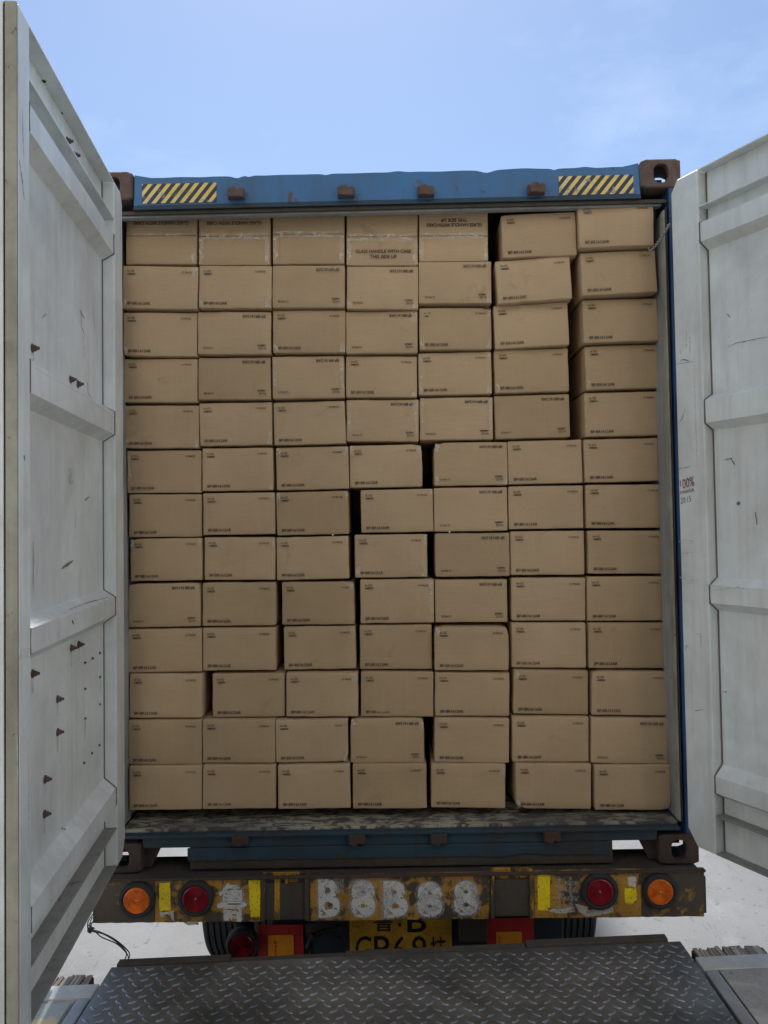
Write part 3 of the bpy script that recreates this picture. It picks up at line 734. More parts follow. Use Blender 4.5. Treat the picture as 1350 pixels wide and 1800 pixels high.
# shell: side walls with vertical corrugation, roof, floor, front wall
def corr(n, y0, y1, x, s, z0, z1):
    m_ = MB(); pts = []; y = y0; p = .278
    while y < y1 - .01:
        pts += [(x, y), (x, y + .07), (x - s * .036, y + .14), (x - s * .036, y + .21)]; y += p
    pts.append((x, y1)); k = len(pts)
    out = [(a + s * .002, b_) for a, b_ in pts]; inn = [(a, b_) for a, b_ in pts]
    vs = [(a, b_, z0) for a, b_ in out] + [(a, b_, z1) for a, b_ in out] + [(a - s * .003, b_, z0) for a, b_ in inn] + [(a - s * .003, b_, z1) for a, b_ in inn]
    fs = []
    for i in range(k - 1):
        fs += [(i, i + 1, k + i + 1, k + i), (2 * k + i, 3 * k + i, 3 * k + i + 1, 2 * k + i + 1)]
    return m_.add(vs, fs)
for s in (-1, 1):
    corr(0, .1615, LEN - .16, s * 1.212, s, 1.615, T1 - .07).build('side_wall', M['blue'], ct)
    ln = MB(); xa, xb = sorted((s * 1.170, s * 1.162)); ln.box(xa, xb, .161, LEN - .2, 1.615, T1 - .09); ln.build('lining', M['inner'], ct)
    rl_ = MB(); xa, xb = sorted((s * 1.205, s * 1.155)); rl_.box(xa, xb, .18, LEN - .18, T1 - .068, T1 - .008); rl_.build('top_rail', M['blue'], ct)
    rb_ = MB(); xa, xb = sorted((s * 1.205, s * 1.16)); rb_.box(xa, xb, .18, LEN - .18, T0 + .012, T0 + .16); rb_.build('bottom_rail', M['bluedark'], ct)
rf = MB(); rf.box(-1.15, 1.15, .105, LEN - .1, T1 - .035, T1 - .028); rf.build('roof', M['blue'], ct)
ew = MB(); ew.box(-1.15, 1.15, LEN - .08, LEN - .05, T0 + .16, T1 - .04); ew.build('end_wall', M['blue'], ct)
fl = MB(); fl.box(-1.148, 1.148, .0355, LEN - .09, 1.583, 1.612); fl.build('floor', M['planks'], ct, bevel=.003)
for k in range(12):
    xm = MB(); xm.box(-1.15, 1.15, .35 + k * .97, .42 + k * .97, T0 + .02, 1.58); xm.build('cross_member', M['rust'], ct)

# ------------------------------------------------------------------ doors
DT, DB, DW, DD = 4.200, 1.578, 1.14, .047      # top, bottom, leaf width, recess depth
def door(P0, d, s, label):
    """P0 hinge corner of the inner face, d direction to the free edge, s=+1 if the inner face looks to +x"""
    U = Vector((d[0], d[1], 0)).normalized(); Nn = Vector((-U.y, U.x, 0)) * 1.0
    if Nn.x * s < 0: Nn = -Nn
    O = Vector((P0[0], P0[1], DT))
    ln = -.0085 if s > 0 else 0.0     # the left leaf sags outward a little towards its foot
    T = Matrix(((U.x, Nn.x, Nn.x * ln, O.x), (U.y, Nn.y, Nn.y * ln, O.y), (0, 0, -1, O.z), (0, 0, 0, 1)))   # (u, w, v) with v downwards
    H = DT - DB
    lf = MB()
    lf.prism([(.03, 0), (.13, 0), (.13, H), (.045, H), (0, H - .06), (0, .045)], 1, -.090, 0, T)
    root = lf.build('door', M['white'], ct, bevel=.006, seg=3); root['label'] = label
    f2 = MB(); f2.box(DW - .08, DW, -.090, 0, 0, H, T); f2.build('free_stile', M['white'], root, bevel=.005, seg=3)
    a, b_ = .131, DW - .081
    for w0, v0, v1 in ((-.088, 0, .006), (-DD, .143, .149), (-.088, H - .006, H), (-DD, H - .149, H - .143)):
        rl = MB(); rl.box(a, b_, w0, -.001, v0, v1, T); rl.build('rail', M['white'] if v0 < 1 else M['railgrime'], root, bevel=.0015)
    # pressed sheet with horizontal ribs
    prof = [(.0065, 0)]
    for s0, f0, f1, s1 in ((.193, .209, .283, .31), (.868, .893, .98, 1.007), (1.572, 1.602, 1.668, 1.70), (2.285, 2.325, 2.388, 2.412)):
        prof += [(s0, 0), (f0, 1), (f1, 1), (s1, 0)]
    prof.append((H - .0065, 0))
    fine = []
    for k in range(len(prof) - 1):
        (v0, q0), (v1, q1) = prof[k], prof[k + 1]; n = max(1, int((v1 - v0) / .07))
        for i in range(n): fine.append((v0 + (v1 - v0) * i / n, q0 + (q1 - q0) * i / n))
    fine.append(prof[-1]); NU = 16; vs = []; fs = []
    for (v, q) in fine:
        for i in range(NU + 1):
            u = a + (b_ - a) * i / NU
            wv = -DD + q * (DD - .003) + .0022 * noise.noise(Vector((u * 3.0, v * 2.2, s * 9))) * (1 if 0 < i < NU else 0)
            vs.append((u, wv, v))
    nv = len(vs); vs += [(p[0], p[1] - .0022, p[2]) for p in vs]
    for r_ in range(len(fine) - 1):
        for i in range(NU):
            q = (r_ * (NU + 1) + i, r_ * (NU + 1) + i + 1, (r_ + 1) * (NU + 1) + i + 1, (r_ + 1) * (NU + 1) + i)
            fs += [q, tuple(nv + t for t in q[::-1])]
    sh = MB(); sh.add(vs, fs, T); so = sh.build('pressed_panel', M['white'], root, fix=False)
    # sealant bead along both stiles
    for u in (a + .002, b_ - .002):
        sm = MB(); pts = [T @ Vector((u, -DD + q * (DD - .003) + .001, v)) for v, q in fine]; sm.tube(pts, .0032, 5); sm.build('sealant_bead', M['seam'], root)
    # rubber gasket round the leaf
    def piece(nm, mat, bx, bev=.002):
        q = MB(); q.box(*bx, T); q.build(nm, mat, root, bevel=bev)
    piece('edge_gasket', M['gasketpale'], (DW + .0005, DW + .010, -.030, -.001, 0, H)); piece('rubber_gasket', M['gasket'], (DW + .0005, DW + .006, -.034, -.031, 0, H), .0005)
    piece('gasket_retainer', M['white'], (DW + .0005, DW + .009, -.050, -.035, 0, H)); piece('rubber_gasket', M['gasket'], (DW + .0005, DW + .006, -.054, -.051, 0, H), .0005)
    piece('edge_gasket', M['rustpale'], (DW + .0005, DW + .014, -.108, -.055, -.004, H + .004))
    piece('rubber_gasket', M['gasket'], (.01, DW, -.104, -.091, H - .010, H + .012)); piece('rubber_gasket', M['gasket'], (.01, DW, -.100, -.091, -.010, .006))
    for v in (.2, .85, 1.55, 2.35): piece('hinge', M['white'], (-.05, .02, -.125, -.0905, v, v + .12), .004)
    for u in (.42, .78):
        lr = MB(); lr.tube([T @ Vector((u, -.135, -.05)), T @ Vector((u, -.135, H + .05))], .017, 12)
        for v in (.3, 1.2, 2.2): lr.box(u - .05, u + .05, -.155, -.0935, v, v + .08, T)
        lr.build('locking_bar', M['steel'], root)
    bk = MB(); bk.box(.02, DW - .02, -.0925, -.0905, .02, H - .02, T); bk.build('outer_skin', M['blue'], root)
    return root, T, U, Nn, O
LD, LT, LU, LN, LO = door((-1.064, -.10), (math.sin(math.radians(6.6)), -math.cos(math.radians(6.6))), 1, 'left door, its pressed white panel studded with rusty bolts')
RD, RTm, RU, RN, RO = door((1.138, -.10), (.4635, -.8855), -1, 'right door, its white stile marked with red handwriting')

def on_door(px, py, O, N, depth):
    q = N + Vector((0, 0, -.0085)) if N.x > 0 else N
    return at_plane(px, py, O - N * depth, q.normalized())
def bolt(px, py, r, root=LD, O=LO, N=LN, depth=DD - .001, h=.02, name='bolt'):
    c = on_door(px, py, O, N, depth); rn = random.Random(int(px * 7 + py))
    c = c - N * 0
    m_ = MB(); k = 1 + rn.uniform(-.1, .1)
    m_.lathe([(r * 1.45 * k, 0), (r * 1.4 * k, h * .12), (r * .95, h * .16), (r * .92, h * .55), (r * .55, h * .65), (r * .5, h * 1.0)], c, axis=tuple(N), n=6 if r > .006 else 8)
    m_.build(name, M['rustb'], root)
for px, py in ((57, 612), (124, 667), (137, 675), (125, 1139), (138, 1133), (57, 1184), (101, 1229), (101, 1287), (79, 1370), (78, 1431), (118, 248), (131, 273), (132, 1553), (119, 1575)):
    bolt(px, py, .0095 if py < 1500 else .011, h=.019)
for px, py in ((149, 1165), (162, 1157), (175, 1148), (149, 1211), (175, 1190), (149, 1263), (175, 1238), (147, 1341), (161, 1324), (174, 1310)):
    bolt(px, py, .0042, h=.006, name='rivet')
def door_mark(root, O, N, pts, wd, mat, depth, name, seed=1):
    """thin ragged paint or scratch mark following pixels on a door plane"""
    rn = random.Random(seed); P3 = []
    for k in range(len(pts) - 1):
        a, c = Vector(pts[k]), Vector(pts[k + 1]); n = max(2, int((c - a).length / 4))
        for i in range(n): P3.append(a.lerp(c, i / n) + Vector((rn.uniform(-.3, .3), rn.uniform(-.3, .3))))
    P3.append(Vector(pts[-1])); Q = [on_door(p.x, p.y, O, N, depth) + N * .0012 for p in P3]
    vs = []; fs = []
    for i, q in enumerate(Q):
        t = (Q[min(i + 1, len(Q) - 1)] - Q[max(i - 1, 0)]).normalized(); sdv = t.cross(N).normalized()
        w_ = wd * (.35 + .65 * math.sin(math.pi * (i + .5) / len(Q))) * rn.uniform(.6, 1.3)
        vs += [tuple(q + sdv * w_ / 2), tuple(q - sdv * w_ / 2)]
    for i in range(len(Q) - 1): fs.append((2 * i, 2 * i + 1, 2 * i + 3, 2 * i + 2))
    m_ = MB(); m_.add(vs, fs); return m_.build(name, mat, root, fix=False)
M['run'] = decal_mat('rust_run', (.30, .24, .17), .45, .66, 40, .5)
for k, (px, py) in enumerate(((57, 612), (124, 667), (137, 675), (125, 1139), (138, 1133), (57, 1184), (101, 1229), (101, 1287), (79, 1370), (78, 1431), (175, 1190), (149, 1263))):
    door_mark(LD, LO, LN, [(px, py + 3), (px + .4, py + 14), (px, py + 26 + (k * 7) % 13)], .009, M['run'], DD - .003, 'rust_run', k)
# drain and vent holes in the top cap of the left door, bolts in the cap of the right door
for (px, py) in ((77, 143), (107, 199), (134, 248), (156, 290), (178, 328)):
    d_ = ray(px, py); t = (DT - .0072 - CAM.z) / d_.z; c = CAM + d_ * t
    m_ = MB(); m_.lathe([(.007, 0), (.0065, .0012)], c, axis=(0, 0, -1), n=12); m_.build('cap_hole', M['gasket'], LD)
for (px, py) in ((1255, 303), (1323, 268)):
    d_ = ray(px, py); t = (DT - .0072 - CAM.z) / d_.z; c = CAM + d_ * t
    m_ = MB(); m_.lathe([(.006, 0), (.0055, .0012)], c, axis=(0, 0, -1), n=12); m_.build('cap_hole', M['gasket'], RD)

LM = lambda pts, wd, mat=M['scratch'], dp=DD - .003, nm='scratch', sd=1: door_mark(LD, LO, LN, pts, wd, mat, dp, nm, sd)
RM = lambda pts, wd, mat=M['scratch'], dp=DD - .003, nm='scratch', sd=1: door_mark(RD, RO, RN, pts, wd, mat, dp, nm, sd)
LM([(142, 540), (143, 575), (147, 585), (147, 620), (150, 632)], .004); LM([(163, 540), (165, 560), (166, 582)], .004, sd=2)
LM([(75, 558), (80, 552)], .004); LM([(150, 650), (154, 690), (170, 715)], .003, sd=3); LM([(133, 890), (132, 928)], .003, sd=4)
LM([(119, 935), (119, 978)], .004, M['chalk'], sd=5); LM([(140, 545), (148, 560)], .006, sd=6); LM([(149, 880), (157, 873)], .006, sd=7)
LM([(126, 1090), (129, 1097)], .012, dp=.004); LM([(60, 950), (60, 1040)], .010, M['chalk'], sd=8)
LM([(58, 645), (100, 668), (150, 696), (200, 735)], .0035, M['chalk'], dp=.002, sd=9)
LM([(58, 1096), (110, 1078), (150, 1062), (195, 1046)], .005, M['chalk'], dp=.002, sd=10)
LM([(120, 1072), (150, 1060), (190, 1050)], .0035, dp=.002, sd=11)
LM([(108, 1000), (122, 990), (128, 985)], .01, sd=12); LM([(107, 1455), (122, 1462)], .006, sd=13)
LM([(120, 838), (128, 836)], .06, M['sprayfaint'], nm='stain'); LM([(35, 1150), (52, 1143)], .022, M['chalk'], dp=.0, sd=15)
LM([(32, 1155), (50, 1152)], .016, M['chalk'], dp=.0, sd=16); LM([(41, 800), (43, 810)], .008, dp=.0, sd=17)
LM([(50, 1320), (50, 1500)], .006, M['chalk'], dp=.0, sd=18); LM([(28, 1260), (31, 1400)], .006, M['chalk'], dp=.0, sd=19)
LM([(33, 280), (40, 330), (42, 350)], .006, dp=.0, sd=20); LM([(38, 190), (41, 280)], .003, dp=0, sd=21)
RM([(1278, 552), (1284, 558)], .004); RM([(1280, 610), (1295, 603), (1350, 592)], .003, sd=2); RM([(1275, 808), (1286, 806), (1292, 818)], .006, sd=3)
RM([(1328, 900), (1331, 922)], .006, sd=4); RM([(1297, 882), (1299, 888)], .014, sd=5); RM([(1273, 1216), (1278, 1216)], .005, sd=6)
RM([(1236, 1027), (1290, 1033), (1350, 1036)], .004, M['chalk'], dp=.002, sd=7); RM([(1255, 1038), (1310, 1030)], .003, M['chalk'], dp=.002, sd=8)
RM([(1187, 641), (1222, 635)], .002, dp=0); RM([(1192, 640), (1200, 632), (1212, 634)], .004, dp=0, sd=9); RM([(1192, 745), (1200, 735), (1204, 720)], .003, dp=0, sd=10)
RM([(1188, 825), (1215, 820)], .002, dp=0, sd=11); RM([(1195, 973), (1220, 971)], .0015, dp=0, sd=12); RM([(1222, 1113), (1231, 1115), (1233, 1135), (1230, 1138)], .005, M['chalk'], dp=0, sd=13)
RM([(1195, 1014), (1205, 1018), (1222, 1020), (1228, 1020)], .006, M['chalk'], dp=0, sd=14); RM([(1194, 952), (1205, 949), (1222, 952)], .004, M['chalk'], dp=0, sd=15)
RM([(1213, 590), (1213, 625)], .007, M['chalk'], dp=0, sd=16); RM([(1207, 580), (1206, 618)], .008, M['chalk'], dp=0, sd=17); RM([(1196, 615), (1197, 622)], .008, M['chalk'], dp=0, sd=18)
RM([(1221, 640), (1222, 700), (1224, 760), (1226, 830)], .004, M['chalk'], dp=0, sd=19); RM([(1222, 1249), (1236, 1247)], .002, dp=0, sd=20)
RM([(1203, 1137), (1210, 1133), (1204, 1142)], .005, M['chalk'], dp=0, sd=21)
def hand(txt, px0, px1, py0, py1, mat):
    a = on_door(px0, py1, RO, RN, 0); c = on_door(px1, py0, RO, RN, 0); me = text_mesh(txt, 1.0, .0, mat, 'CENTER', shear=.25)
    x0, x1, y0_, y1_ = text_dims(me); wd = (c - a).dot(RU) * -1; ht = c.z - a.z; ctr = (a + c) / 2 + RN * .0012
    # inner face of the right door: reading direction runs from the hinge to the free edge
    X = RU if (on_door(px1, py0, RO, RN, 0) - on_door(px0, py0, RO, RN, 0)).dot(RU) > 0 else -RU
    sx = abs(wd) / (x1 - x0); sy = ht / (y1_ - y0_)
    o = bpy.data.objects.new('handwriting', me); COL.objects.link(o); o.parent = RD
    ctr = ctr - ORG['shipping_container']
    tilt = Matrix.Rotation(math.radians(9), 3, 'Z')
    bx = X * sx; by = Vector((0, 0, 1)) * sy
    m3 = Matrix((bx, by, RN)).transposed() @ tilt
    c0 = Vector(((x0 + x1) / 2, (y0_ + y1_) / 2, 0)); m4 = m3.to_4x4(); m4.translation = ctr - m3 @ c0
    o.matrix_local = m4
hand('100%', 1195, 1222, 839, 858, M['pen']); hand('P/MAÑA.', 1195, 1221, 858, 868, M['pen']); hand('20:15', 1196, 1216, 873, 884, M['penblk'])

# rope tying the right door at the top
rp = thing('rope', P_(1160, 415, 0), 'short twisted pale rope between the top right box and the right door', 'rope')
m_ = MB(); A = P_(1147, 437, .03); B_ = P_(1176, 394, -.09)
for ph in (0, math.pi):
    pts = []
    for i in range(40):
        t = i / 39; p = A.lerp(B_, t) + Vector((0, 0, -.008 * math.sin(math.pi * t))); a = ph + t * 26
        pts.append(p + Vector((math.cos(a), 0, math.sin(a))) * .0035)
    m_.tube(pts, .0034, 6)
m_.tube([A, A + Vector((-.012, .01, -.004)), A + Vector((-.016, .005, .006))], .003, 6); m_.tube([A, A + Vector((-.01, 0, -.012))], .0025, 6)
m_.build('strand', M['rope'], rp, smooth=True)

# ================================================================== cardboard boxes
# every box: pixels of its front face (left, right, top-left, top-right, bottom-left, bottom-right), U = print upside down
R_ = {
1: [(221.5, 346.5, 381, 379, 464, 465, 'F'), (349.5, 475, 379, 377, 466, 466.5, 'F'), (479.5, 605.5, 377, 375, 464, 464, 'F'), (609, 734.5, 376, 375, 467, 467, 'F'), (736.5, 858, 375, 374, 460, 459.5, 'F'), (882.5, 1013, 377, 372.5, 453.5, 448, 'N'), (1017.5, 1149, 375, 371, 436, 430, 'N')],
2: [(215, 347.5, 466, 469.5, 542, 543.5, 'N'), (349.5, 477.5, 467, 467, 542, 542, 'N'), (479, 606, 466.5, 466, 541.5, 540.5, 'U'), (609.5, 735, 468.5, 468, 543, 544, 'U'), (736, 864, 460, 459.5, 534, 533, 'U'), (873, 1003.5, 459.5, 449, 533, 526, 'N'), (1021.5, 1154, 445, 438, 520, 513, 'N')],
3: [(216, 346, 549, 550, 626, 626, 'N'), (347.5, 476, 548, 548, 622.5, 622.5, 'U'), (479.5, 607, 545, 545, 620.5, 620, 'N'), (608, 734, 548, 546, 621, 621, 'U'), (737, 864, 541.5, 540.5, 615, 614, 'N'), (869, 999, 538.5, 530, 612.5, 607, 'N'), (1025, 1157, 527.5, 523.5, 603, 598.5, 'N')],
4: [(218, 347, 631, 630.5, 707, 707, 'N'), (348.5, 475.5, 629, 628, 702.5, 702, 'U'), (478.5, 605.5, 627, 625.5, 701, 699, 'U'), (608, 733, 626.5, 626, 698, 698.5, 'N'), (735.5, 864, 620.5, 618.5, 695, 692, 'N'), (869.5, 999.5, 616, 611.5, 691, 688, 'N'), (1029, 1160.5, 609, 604.5, 685.5, 681.5, 'N')],
5: [(218.5, 349.5, 712.5, 712.5, 788, 787.5, 'N'), (350.5, 478, 709, 706.5, 784, 782, 'N'), (481, 607, 708, 704, 782.5, 780, 'N'), (609, 736, 703, 702, 775.5, 776, 'U'), (738, 866.5, 699, 698, 774, 772, 'U'), (870, 1001.5, 696.5, 692, 771.5, 768.5, 'U'), (1027.5, 1160, 691, 687.5, 768, 764.5, 'N')],
6: [(222.5, 353.5, 792, 791.5, 867, 866, 'N'), (355.5, 480, 789, 786, 863, 862, 'N'), (485.5, 613, 787.5, 783.5, 862, 859, 'N'), (614.7, 742, 783, 781, 858, 855, 'N'), (763, 892, 778.5, 776.5, 854, 852.5, 'U'), (893, 1023.5, 776, 772, 851, 849, 'N'), (1027, 1160, 773, 769, 848, 845.5, 'N')],
7: [(227, 354, 869.5, 868, 944, 944, 'N'), (357, 483, 867, 865.5, 941, 938.5, 'N'), (486, 612.5, 865.5, 862.5, 941, 938.5, 'N'), (634.5, 761.5, 862, 858.5, 936.5, 934.5, 'N'), (762.8, 892, 857.5, 856.5, 935, 932.5, 'U'), (894, 1025.5, 855, 853, 930.5, 928.5, 'N'), (1030, 1166, 852.5, 851, 928.5, 928, 'N')],
8: [(229, 355, 947, 945.5, 1022, 1019.5, 'N'), (359.5, 483.5, 944.5, 944, 1019.5, 1019, 'N'), (486, 613, 945, 942, 1020, 1017, 'N'), (623.5, 751, 940, 939, 1016, 1014, 'N'), (765, 896, 938, 936.5, 1014, 1013, 'U'), (897.5, 1027.5, 934, 933, 1011, 1010, 'N'), (1033.5, 1167.5, 933, 932.5, 1008.5, 1008.5, 'N')],
9: [(224.5, 352, 1027, 1024, 1103, 1101, 'U'), (356, 484.5, 1025, 1023, 1100, 1100, 'N'), (495.5, 623, 1023, 1022, 1099, 1097, 'N'), (633.5, 763, 1019, 1018, 1096, 1094.5, 'N'), (765, 892, 1019.5, 1018, 1094, 1093.5, 'U'), (899, 1029, 1016, 1015, 1091, 1091, 'N'), (1032, 1168, 1014, 1013, 1091.5, 1091, 'N')],
10: [(225.5, 354.5, 1107, 1104.5, 1182, 1181, 'N'), (356.5, 484, 1104.5, 1103, 1178.5, 1178.5, 'N'), (499, 625.5, 1102.5, 1100.5, 1177.5, 1175.5, 'N'), (632.5, 759.5, 1100, 1098, 1176.5, 1176, 'N'), (764, 894.5, 1102, 1102, 1178.5, 1178.5, 'N'), (899, 1030, 1095, 1095, 1174, 1174, 'N'), (1034.5, 1171.5, 1095, 1095, 1174.5, 1175, 'N')],
11: [(227.5, 355, 1185, 1184.5, 1262, 1262, 'N'), (373.5, 500.5, 1184.5, 1183, 1261, 1260, 'N'), (503, 629.5, 1183.5, 1182, 1259.5, 1260, 'N'), (634.5, 762, 1181.5, 1180.5, 1259, 1260.5, 'N'), (764.5, 895.5, 1181.5, 1181.5, 1258, 1259.5, 'N'), (902.5, 1034, 1178, 1179.5, 1254.5, 1256.5, 'N'), (1040, 1176, 1180, 1180.5, 1257, 1258.5, 'N')],
12: [(225, 354.5, 1266, 1266, 1345, 1343.5, 'N'), (356, 483.5, 1265, 1265, 1341.5, 1341.5, 'N'), (484.5, 612, 1266, 1263.5, 1341, 1339, 'N'), (616, 745.5, 1263.5, 1262.5, 1341.5, 1340.5, 'U'), (764, 895, 1262, 1263.5, 1339.5, 1342, 'N'), (900.5, 1035, 1260, 1260, 1339, 1339.5, 'N'), (1039, 1175, 1262, 1263.5, 1341.5, 1343, 'U')],
13: [(226.5, 355, 1347, 1346, 1425, 1423, 'N'), (356.5, 484.5, 1345, 1345, 1422, 1422, 'N'), (488.5, 615.5, 1346, 1343.5, 1422, 1421.5, 'N'), (620, 750, 1343.5, 1342.5, 1422, 1421, 'N'), (758, 888.5, 1342.5, 1343.5, 1420, 1420.5, 'N'), (906, 1039.5, 1342, 1343.5, 1421.5, 1422.5, 'N'), (1045, 1179.5, 1345.5, 1344.5, 1424, 1424, 'N')],
}
ROWY = {1: .085, 2: .105, 3: .125, 4: .145, 5: .160, 6: .170, 7: .175, 8: .175, 9: .170, 10: .160, 11: .145, 12: .130, 13: .115}
DY = {(1, 7): -.045, (1, 6): -.015, (2, 7): -.03, (2, 6): -.02, (3, 7): -.01, (3, 6): -.005, (1, 1): .03, (1, 2): .02, (1, 3): .02, (1, 4): .02, (1, 5): .02, (4, 7): .0, (10, 5): -.03, (11, 2): .012, (9, 3): .012, (10, 3): .012}
DEP = .44
def carton_mesh(w_, h_, d_, seed, r=.0055, crush=()):
    """rounded box, front face at y=0, slightly bulged and dented; crush = corners (sx,sz) pushed in"""
    a, b_ = w_ / 2, h_ / 2
    def line(L, n):
        inner = [-L + r + (2 * L - 2 * r) * i / n for i in range(n + 1)]
        return [-L, -L + r * .3] + inner + [L - r * .3, L]
    xs, zs, ys = line(a, 8), line(b_, 6), line(d_ / 2, 2)
    vid = {}; vs = []; fs = []
    def V(i, j, k):
        if (i, j, k) not in vid:
            p = Vector((xs[i], ys[j], zs[k]))
            q = Vector((max(-a + r, min(a - r, p.x)), max(-d_ / 2 + r, min(d_ / 2 - r, p.y)), max(-b_ + r, min(b_ - r, p.z))))
            dd = p - q
            if dd.length > 1e-7: p = q + dd.normalized() * r
            p.y += d_ / 2
            nf = max(0, 1 - p.y / .12)
            ex, ez = 1 - abs(p.x) / a, 1 - abs(p.z) / b_
            bul = noise.noise(Vector((p.x * 7, p.z * 7, seed * 3.7))) * .0055
            p.y += nf * (bul - .0022 * min(1, ex * 2) * min(1, ez * 2))
            p.x += .0016 * noise.noise(Vector((p.x * 30, p.z * 16, seed + 40))) * nf; p.z += .0018 * noise.noise(Vector((p.x * 16, p.z * 30, seed + 80))) * nf
            for sx, sz, am in crush:
                dist = (Vector((p.x, p.y * .8, p.z)) - Vector((sx * a, 0, sz * b_))).length
                g_ = math.exp(-(dist / .022) ** 2) * am
                p += Vector((-sx * g_, g_ * 1.3, -sz * g_))
            vid[(i, j, k)] = len(vs); vs.append(tuple(p))
        return vid[(i, j, k)]
    X, Y, Z = len(xs) - 1, len(ys) - 1, len(zs) - 1
    for i in range(X):
        for k in range(Z): fs += [(V(i, 0, k), V(i + 1, 0, k), V(i + 1, 0, k + 1), V(i, 0, k + 1)), (V(i, Y, k), V(i, Y, k + 1), V(i + 1, Y, k + 1), V(i + 1, Y, k))]
    for j in range(Y):
        for k in range(Z): fs += [(V(0, j, k), V(0, j, k + 1), V(0, j + 1, k + 1), V(0, j + 1, k)), (V(X, j, k), V(X, j + 1, k), V(X, j + 1, k + 1), V(X, j, k + 1))]
        for i in range(X): fs += [(V(i, j, 0), V(i, j + 1, 0), V(i + 1, j + 1, 0), V(i + 1, j, 0)), (V(i, j, Z), V(i + 1, j, Z), V(i + 1, j + 1, Z), V(i, j + 1, Z))]
    me = bpy.data.meshes.new('carton'); me.from_pydata(vs, [], fs); me.update()
    for p in me.polygons: p.use_smooth = True
    me.materials.append(M['card']); return me

def tape_strip(root, x0, x1, z0, z1, seed, y=-.0042, wrap=0):
    rn = random.Random(seed); m_ = MB(); nx, nz_ = max(2, int((x1 - x0) / .01)), max(2, int((z1 - z0) / .01)); vs = []; fs = []
    for k in range(nz_ + 1):
        for i in range(nx + 1):
            jx = rn.uniform(-.0016, .0016) if i in (0, nx) else 0; jz = rn.uniform(-.0014, .0014) if k in (0, nz_) else 0
            vs.append((x0 + (x1 - x0) * i / nx + jx, y - rn.uniform(0, .0011), z0 + (z1 - z0) * k / nz_ + jz))
    for k in range(nz_):
        for i in range(nx): n = k * (nx + 1) + i; fs.append((n, n + 1, n + nx + 2, n + nx + 1))
    m_.add(vs, fs); return m_.build('packing_tape', M['tape'], root, local=True, fix=False)

ORD = ['', 'first', 'second', 'third', 'fourth', 'fifth', 'sixth', 'seventh']
ROWN = {1: 'top row', 2: 'second row from the top', 3: 'third row from the top', 4: 'fourth row from the top', 5: 'fifth row from the top', 6: 'sixth row from the top', 7: 'middle row of the stack',
        8: 'sixth row from the bottom', 9: 'fifth row from the bottom', 10: 'fourth row from the bottom', 11: 'third row from the bottom', 12: 'second row from the bottom', 13: 'bottom row'}
COLN = {1: 'leftmost', 2: 'second from left', 3: 'third from left', 4: 'the central one', 5: 'third from right', 6: 'second from right', 7: 'rightmost'}
# corners with tape: list of (dx side, vertical extent) 'bl','br','tl','tr','L','R'
TAPE = {(1, 1): 'br', (2, 1): 'bl tr', (2, 2): 'bl br', (2, 4): 'br bl', (2, 5): 'br', (3, 1): 'bl', (3, 3): 'bl br', (3, 5): 'tr bl br', (3, 4): 'tr', (4, 3): 'L R', (4, 4): 'br', (4, 5): 'L bl br tr', (4, 6): 'bl', (4, 7): 'bl',
        (5, 1): 'bl br', (5, 2): 'br', (5, 4): 'tr R L', (5, 5): 'R L tl', (6, 1): 'L', (6, 2): 'br', (6, 3): 'tl tr', (6, 4): 'tl tr', (6, 5): 'tl bl br', (7, 3): 'tl tr', (7, 4): 'tr', (7, 2): 'tr',
        (8, 1): 'tr tl', (8, 2): 'tr', (8, 3): 'tr', (8, 4): 'tr bl br', (9, 3): 'tr', (9, 4): 'tr R', (10, 5): 'tl', (10, 3): 'tr', (11, 3): 'tr', (12, 4): 'tl tr', (12, 1): '', (13, 5): 'tr', (13, 6): 'bl', (12, 3): 'br', (11, 6): 'tl'}
CR = {(2, 6): [(-.2, -1, .006)], (6, 5): [(-1, 1, .007)], (6, 4): [(1, 1, .005)], (10, 5): [(-1, 1, .007), (1, 1, .007)], (12, 4): [(1, 1, .006), (-1, 1, .004)], (13, 6): [(-1, -1, .008)], (3, 5): [(1, 1, .006)], (9, 3): [(1, 1, .004)], (13, 7): [(1, -1, .004)], (11, 7): [(-1, 1, .005)],
      (3, 1): [(-1, -1, .005)], (9, 1): [(-1, 1, .004), (1, 1, .004)], (12, 3): [(1, -1, .005)], (8, 1): [(-1, 1, .005)]}

